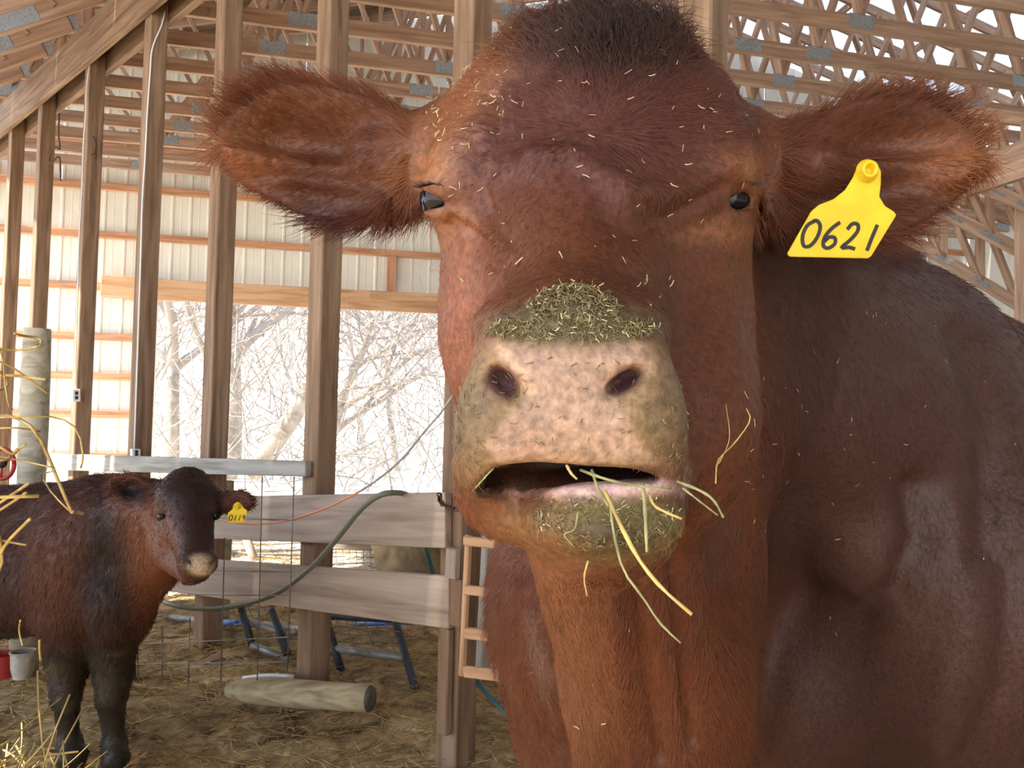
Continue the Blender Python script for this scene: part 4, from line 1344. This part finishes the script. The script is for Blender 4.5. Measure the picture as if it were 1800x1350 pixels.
# bale beyond the fence, bits at the left
bl = P(770, 980, 5.2)
bc = np.array([bl[0], bl[1], .0])
tag(tube_obj('round_bale', [bc + RN * -.35 + Z * .28, bc + RN * .0 + Z * .28, bc + RN * .35 + Z * .28], [.28, .30, .28], M_BALE, None, 24), 'brown round bale beyond the end of the fence', 'bale')
pb = P(38, 1195, 3.05)
root = empty('feed_pail', pb); tag(root, 'dirty grey pail on the ground behind the calf\'s foreleg', 'pail')
vs, fs = tube([pb + Z * .01, pb + Z * .05, pb + Z * .115], [.032, .042, .045], 16, False)
mesh_obj('side', vs, fs, M_PAIL, root, True)
vs, fs = tube([pb + Z * .008, pb + Z * .014], .032, 16)
mesh_obj('bottom', vs, fs, M_PAIL, root)
ring = [pb + Z * .115 + np.array([math.cos(a), math.sin(a), 0]) * .045 for a in np.linspace(0, 2 * math.pi, 17)]
tube_obj('rim', ring, .004, M_PAIL, root, 6)
ring = [P(4, 815, 3.4) + RGT * .055 * math.cos(a) + UPV * .07 * math.sin(a) for a in np.linspace(0, 2 * math.pi, 25)]
root = empty('hose_reel', P(4, 815, 3.4)); tag(root, 'red hose reel behind the calf at the left picture edge', 'reel')
tube_obj('rim', ring, .010, M_RED, root, 8)
tube_obj('hub', [P(4, 815, 3.38), P(4, 815, 3.46)], .02, M_INK, root, 10)
for a in (0.4, 2.5, 4.6):
    tube_obj('spoke', [P(4, 815, 3.4), P(4, 815, 3.4) + RGT * .055 * math.cos(a) + UPV * .07 * math.sin(a)], .005, M_RED, root, 6)
rp = P(2, 1190, 3.2)
root = empty('red_bucket', rp); tag(root, 'red bucket at the left picture edge beyond the calf\'s legs', 'bucket')
vs, fs = tube([rp, rp + Z * .10], [.045, .055], 16, False); mesh_obj('side', vs, fs, M_RED, root, True)
vs, fs = tube([rp + Z * .002, rp + Z * .008], .045, 16); mesh_obj('bottom', vs, fs, M_RED, root)

# ------------------------------------------------------------------ straw
def straw_piece(a, dirv, L, r, bend, sides=5, n=5):
    dirv = unit(dirv)
    sd = unit(np.cross(dirv, RNG.normal(size=3)))
    u = np.linspace(0, 1, n)
    pts = np.asarray(a) + dirv * (u * L)[:, None] + sd * (bend * L * u * u)[:, None]
    return tube(pts, r, sides)
def scatter(name, count, place, L, r, mat, kinds, parent=None):
    mb = MB()
    for _ in range(count):
        a, dv, sc = place()
        mb.add(*straw_piece(a, dv, RNG.uniform(*L) * sc, r * sc, RNG.uniform(-.3, .3), 3, 4))
    return tag(mb.build(name, mat, parent), kinds, 'straw' if parent is None else None, kind='stuff')
def on_floor():
    d = RNG.uniform(1.9, 7.5) ** 1.0
    x = RNG.uniform(-200, 1000)
    p = P(x, 800, d)
    an = RNG.uniform(0, 6.28)
    return np.array([p[0], p[1], ground_z(p[0], p[1]) - .012 + RNG.uniform(0, .012)]), np.array([math.cos(an), math.sin(an), RNG.uniform(-.05, .16)]), 1.0
scatter('floor_straw', 13000, on_floor, (.04, .14), .0018, M_STRAWD, 'brown trampled straw bedding spread over the barn floor')
scatter('bright_straw', 1800, on_floor, (.04, .12), .0018, M_STRAW, 'fresh yellow straw bits strewn over the trampled bedding')

# fresh straw in the left foreground, from a pile just outside the frame
def at_left():
    y = RNG.uniform(1350, 1620)
    x = RNG.uniform(-300, 150) - max(0, (1400 - y)) * 2
    d = RNG.uniform(.95, 1.5)
    return P(x, y, d), np.array([RNG.uniform(-.6, .9), RNG.normal() * .6, RNG.normal() * .3]), .8
pile = scatter('straw_pile', 1100, at_left, (.06, .2), .0019, M_STRAW, 'yellow straw pile in the lower left corner before the calf')
# the heap's body stands beside the frame; the loose straws stick out of it
_vs, _fs = [], []
_K, _R = 18, 14
for j in range(_R):
    zz = 1.42 * j / (_R - 1)
    for k in range(_K):
        an = 2 * math.pi * k / _K
        rr = (1 - .25 * (j / (_R - 1)) ** 3) * (1 + .07 * math.sin(5 * an + j) + .05 * math.sin(3 * an - 2 * j))
        u = j / (_R - 1)
        _vs.append((-1.22 + .20 * u + (.36 - .20 * u ** 1.6) * rr * math.cos(an), 1.02 + (.34 - .18 * u ** 1.6) * rr * math.sin(an), zz))
for j in range(_R - 1):
    for k in range(_K):
        a = j * _K + k; b = j * _K + (k + 1) % _K
        _fs.append((a, b, b + _K, a + _K))
_fs.append(tuple((_R - 1) * _K + k for k in range(_K)))
mesh_obj('heap', _vs, _fs, M_STRAWD, pile, True)
def on_heap():
    k = RNG.integers(len(_vs)); p = np.array(_vs[k])
    out = unit(p - np.array([-1.15, 1.02, p[2] - .1]))
    an = RNG.normal(size=3)
    return p + RNG.normal(size=3) * .03 - out * .03, unit(an - out * (an @ out) * .8 + Z * .2), .9
scatter('loose_straw', 2200, on_heap, (.07, .18), .0019, M_STRAW, None, pile)
LS = [([(-40, 905), (20, 870), (50, 850)], .0030, 'straw stub'), 
      ([(-60, 878), (0, 874), (68, 872)], .0036, 'thick straight straw crossing the calf\'s back'),
      ([(-40, 918), (10, 890), (46, 866)], .0028, 'straw angled up across the calf\'s back'),
      ([(-20, 990), (15, 950), (53, 912)], .0032, 'straw slanting up before the calf\'s flank'),
      ([(-50, 945), (0, 950), (46, 958)], .0024, 'thin straw lying across the calf\'s flank'),
      ([(-10, 730), (30, 735), (64, 760), (92, 820), (124, 896), (132, 899), (145, 903)], .0034, 'bent straw hanging below the round fence post'),
      ([(-20, 800), (60, 815), (100, 825), (75, 835), (90, 865), (122, 898)], .0014, 'thin curling blade beside the bent hanging straw'),
      ([(-40, 735), (40, 733), (100, 734), (135, 755), (146, 800), (142, 822)], .0018, 'long arching blade over the round fence post'),
      ([(-40, 660), (20, 660), (80, 667)], .0030, 'level straw before the middle of the round post'),
      ([(-30, 632), (20, 645), (84, 692)], .0022, 'drooping straw before the round post'),
      ([(-30, 612), (20, 616), (55, 612), (72, 604), (68, 594), (38, 590), (26, 586)], .0026, 'curled straw hooked over the top of the round post'),
      ([(-30, 755), (25, 752), (70, 758)], .0020, 'flat straw low on the round post'),
      ([(0, 810), (20, 800), (44, 782)], .0026, 'short straw beside the red hose reel'),
      ([(-20, 690), (10, 680), (12, 668), (-4, 650)], .0024, 'looped straw at the left picture edge'),
      ([(-20, 780), (20, 798), (30, 790)], .0030, 'thick straw stub at the left picture edge'),
      ([(-12, 590), (12, 700), (22, 720)], .0016, 'thin upright straw at the left picture edge'),
      ([(36, 1090), (34, 1110), (40, 1135)], .0018, 'straw dangling under the calf\'s belly'),
      ([(70, 1125), (70, 1140), (72, 1160)], .0026, 'short straw stuck under the calf\'s chest'),
      ([(-10, 1010), (2, 960), (-8, 930)], .0030, 'straw end at the left edge before the calf\'s belly')]
for pts, r, lab in LS:
    if lab == 'straw stub': lab = 'upper straw stub crossing before the calf\'s shoulder'
    d0 = 1.05
    if 'calf\'s chest' in lab or 'calf\'s belly' in lab and pts[0][0] > 0:
        d0 = 2.36; r = r * 2.1                                          # these two cling to the calf
    elif pts[0][0] <= 0:
        pts = [(-330, pts[0][1] + 14), (-130, pts[0][1] + 6)] + pts                             # rooted in the heap
    sp = smooth_path([P(x, y, d0 + .03 * math.sin(i * 2 + r * 3000)) for i, (x, y) in enumerate(pts)], 14)
    tag(tube_obj('straw', sp, r * .72, M_STRAW, None, 6), lab, 'straw', 'straws sticking out at the left')

# hay in the cow's mouth
HS = [([(1062, 862, .44), (1080, 900, .435), (1118, 975, .43), (1160, 1030, .425), (1216, 1080, .42)], .0026, M_STRAW, 'thick yellow straw hanging from the cow\'s mouth'),
      ([(1072, 880, .44), (1078, 930, .435), (1095, 1000, .43), (1130, 1050, .425), (1160, 1095, .42), (1196, 1130, .42)], .0016, M_HAYG, 'long grey-green hay stem hanging lowest from the mouth'),
      ([(1020, 826, .445), (1065, 842, .435), (1110, 852, .43), (1180, 862, .43)], .0018, M_HAYG, 'green hay stem lying level across the lower lip'),
      ([(1130, 850, .435), (1134, 900, .43), (1137, 970, .43)], .0024, M_HAYG, 'short green hay stem hanging straight down'),
      ([(1140, 868, .435), (1150, 888, .43), (1170, 900, .425), (1198, 912, .425)], .0018, M_STRAW, 'short curved yellow straw under the lip'),
      ([(1190, 846, .45), (1230, 862, .44), (1255, 880, .435), (1272, 910, .43)], .0018, M_HAYG, 'green hay stem poking out at the mouth corner'),
      ([(1200, 858, .445), (1235, 885, .44), (1262, 906, .435)], .0012, M_HAYG, 'thin hay stem under the one at the mouth corner'),
      ([(996, 818, .45), (1004, 832, .445), (1014, 842, .445)], .0018, M_STRAW, 'yellow straw bit between the lips'),
      ([(1040, 826, .45), (1052, 860, .44), (1070, 890, .435)], .0020, M_HAYG, 'flat green blade over the lower lip'),
      ([(1016, 900, .44), (1010, 930, .44), (992, 940, .44), (1010, 962, .445)], .0012, M_HAYG, 'kinked pale hay bit on the chin'),
      ([(1034, 985, .46), (1027, 1015, .46), (1032, 1048, .46)], .0012, M_STRAW, 'thin yellow straw hanging under the chin'),
      ([(1258, 850, .50), (1262, 810, .50), (1290, 780, .50), (1318, 740, .50), (1312, 718, .50)], .0010, M_STRAW, 'forked pale grass stem by the cow\'s cheek'),
      ([(1264, 815, .50), (1282, 770, .50), (1276, 710, .50)], .0006, M_STRAW, 'hair-thin grass stem by the cow\'s cheek'),
      ([(868, 822, .45), (850, 842, .45), (836, 858, .455)], .0012, M_HAYG, 'thin green blade at the other mouth corner')]
for pts, r, mt, lab in HS:
    sp = smooth_path([P(*p) for p in pts], 12)
    tag(tube_obj('hay_stem', sp, [r * .58 * (1 - .35 * u) * (1 + .18 * math.sin(u * 23 + r * 9000)) for u in np.linspace(0, 1, 12)], mt, None, 6), lab, 'hay stem', 'hay in the cow\'s mouth')

# chaff on the coat and crumbs on the nose
Wd, Nw, Fq, vx, vy, vd = COWDATA
def chaff(name, areas, r, L, mat, lift=.004):
    mb = MB()
    fc = Nw @ FWD < -.15
    for (cx, cy, rx, ry, n, dmax) in areas:
        ok = np.where((((vx - cx) / rx) ** 2 + ((vy - cy) / ry) ** 2 < 1) & (vd < dmax) & fc)[0]
        if not len(ok): continue
        for i in RNG.choice(ok, n):
            nn = Nw[i]; d = RNG.normal(size=3); d = unit(d - nn * (d @ nn) * .8)
            mb.add(*straw_piece(Wd[i] + nn * lift * RNG.uniform(.3, 1.3), d, RNG.uniform(*L), r * RNG.uniform(.6, 1.2), RNG.uniform(-.6, .6), 4, 4))
    return tag(mb.build(name, mat, COW), kind='stuff')
chaff('chaff', [(1040, 250, 290, 200, 70, .8), (830, 220, 80, 120, 60, .8), (1010, 480, 200, 100, 16, .7), (1560, 850, 260, 330, 40, 1.5), (1300, 760, 100, 160, 10, 1.2), (1000, 1150, 120, 180, 8, 1.2)], .00038, (.0025, .0075), M_CHAFF)
chaff('nose_crumbs', [(1010, 535, 85, 32, 420, .56), (1005, 577, 150, 24, 520, .56), (1060, 915, 125, 45, 300, .58), (830, 745, 35, 80, 90, .56), (1170, 740, 35, 90, 90, .56), (1000, 710, 150, 95, 60, .5)], .00036, (.0018, .005), M_CRUST, .0018)
chaff('nose_chaff', [(1005, 535, 80, 32, 40, .56), (1005, 577, 150, 24, 40, .56), (1060, 905, 130, 45, 40, .58)], .00034, (.0015, .004), M_CHAFF, .0028)

# ------------------------------------------------------------------ bare trees beyond the doorway
M_BARK = plain('bark', (.42, .36, .30), .9, 0, .1, noise=.35, scale=6)
M_TWIG = plain('twigs', (.42, .35, .30), .9, 0, .1)
def tree(base, lean, height, r0, label, depth=5, seed=0, spread=.55, forks=3):
    rg = np.random.default_rng(seed)
    tr, br = MB(), MB()
    def grow(p, d, L, r, lev):
        n = 6
        pts = [p]
        for i in range(n):
            d = unit(d + rg.normal(size=3) * .10 + Z * .03)
            pts.append(pts[-1] + d * L / n)
        rr = np.linspace(r, r * .55, n + 1)
        (tr if lev == 0 else br).add(*tube(pts, rr, 9 if lev == 0 else (6 if lev < 3 else 4), False))
        if lev >= depth: return
        k = forks + (1 if lev else 2)
        for i in range(k):
            u = rg.uniform(.35, 1.0) if i else 1.0
            q = pts[int(u * n)]
            ax = rg.normal(size=3)
            nd = unit(d * (1 - spread * .4) + unit(ax - d * (ax @ d)) * spread * rg.uniform(.6, 1.5))
            grow(q, nd, L * rg.uniform(.6, .95), r * .58 * rg.uniform(.6, 1.0), lev + 1)
    root = empty('bare_tree', base); tag(root, label, 'tree', 'bare winter trees')
    grow(np.asarray(base, float), unit(np.asarray(lean, float)), height * .24, r0 * .62, 0)
    tr.build('trunk', M_BARK, root); br.build('branches', M_TWIG, root)
def gp(x, d):
    p = P(x, 800, d); return np.array([p[0], p[1], -.2])
tree(gp(295, 13), (.02, 0, 1), 13, .26, 'bare tree seen just inside the left door jamb', 5, 1, .6)
tree(gp(400, 14), (.16, 0, 1), 15, .30, 'thick bare tree leaning right between the two middle posts', 4, 2, .45)
tree(gp(372, 13.5), (.05, 0, 1), 15, .22, 'slim straight bare tree beside the post behind the calf', 4, 3, .4)
tree(gp(560, 15), (.42, 0, 1), 12, .20, 'bare tree leaning strongly right behind the fence\'s middle post', 5, 4, .6)
tree(gp(700, 17), (-.1, 0, 1), 12, .13, 'slender bare tree beside the cow\'s cheek', 5, 5, .7)
tree(gp(480, 19), (.1, 0, 1), 14, .14, 'far thin bare tree between the middle posts', 5, 6, .7)
tree(gp(240, 18), (.05, 0, 1), 14, .18, 'far bare tree at the left door jamb', 5, 7, .6)
tree(gp(640, 24), (.1, 0, 1), 14, .15, 'farthest bare tree, beyond the fence\'s middle post', 5, 8, .7)
tag(tube_obj('fallen_trunk', smooth_path([gp(440, 12) + Z * .3, gp(520, 12.2) + Z * 1.4, gp(575, 12.4) + Z * 2.6], 10), [.16] * 5 + [.13] * 5, M_BARK, None, 10), 'fallen pale trunk propped at a slant outside the doorway', 'tree trunk')

# thicket of twigs between the trees
def thicket(count, mat, name, label, rr, seed):
    rg = np.random.default_rng(seed)
    mb = MB()
    for _ in range(count):
        d = rg.uniform(11, 21); x = rg.uniform(200, 820)
        p = P(x, rg.uniform(380, 880), d)
        dv = unit(np.array([rg.normal() * .8, rg.normal() * .4, rg.normal() * .3 + .75]))
        L = rg.uniform(.5, 1.7)
        sd = unit(np.cross(dv, rg.normal(size=3)))
        u = np.linspace(0, 1, 5)
        pts = p + dv * (u * L)[:, None] + sd * (rg.uniform(-.35, .35) * L * u * u)[:, None]
        mb.add(*tube(pts, np.linspace(rr, rr * .35, 5) * rg.uniform(.6, 1.6), 3, False))
    tag(mb.build(name, mat), label, 'twigs', kind='stuff')
thicket(1700, M_TWIG, 'thicket', 'tangled bare twigs and vines between the trees outside', .012, 21)
thicket(900, M_BARK, 'vines', 'pale dry vines climbing among the trees outside', .010, 22)
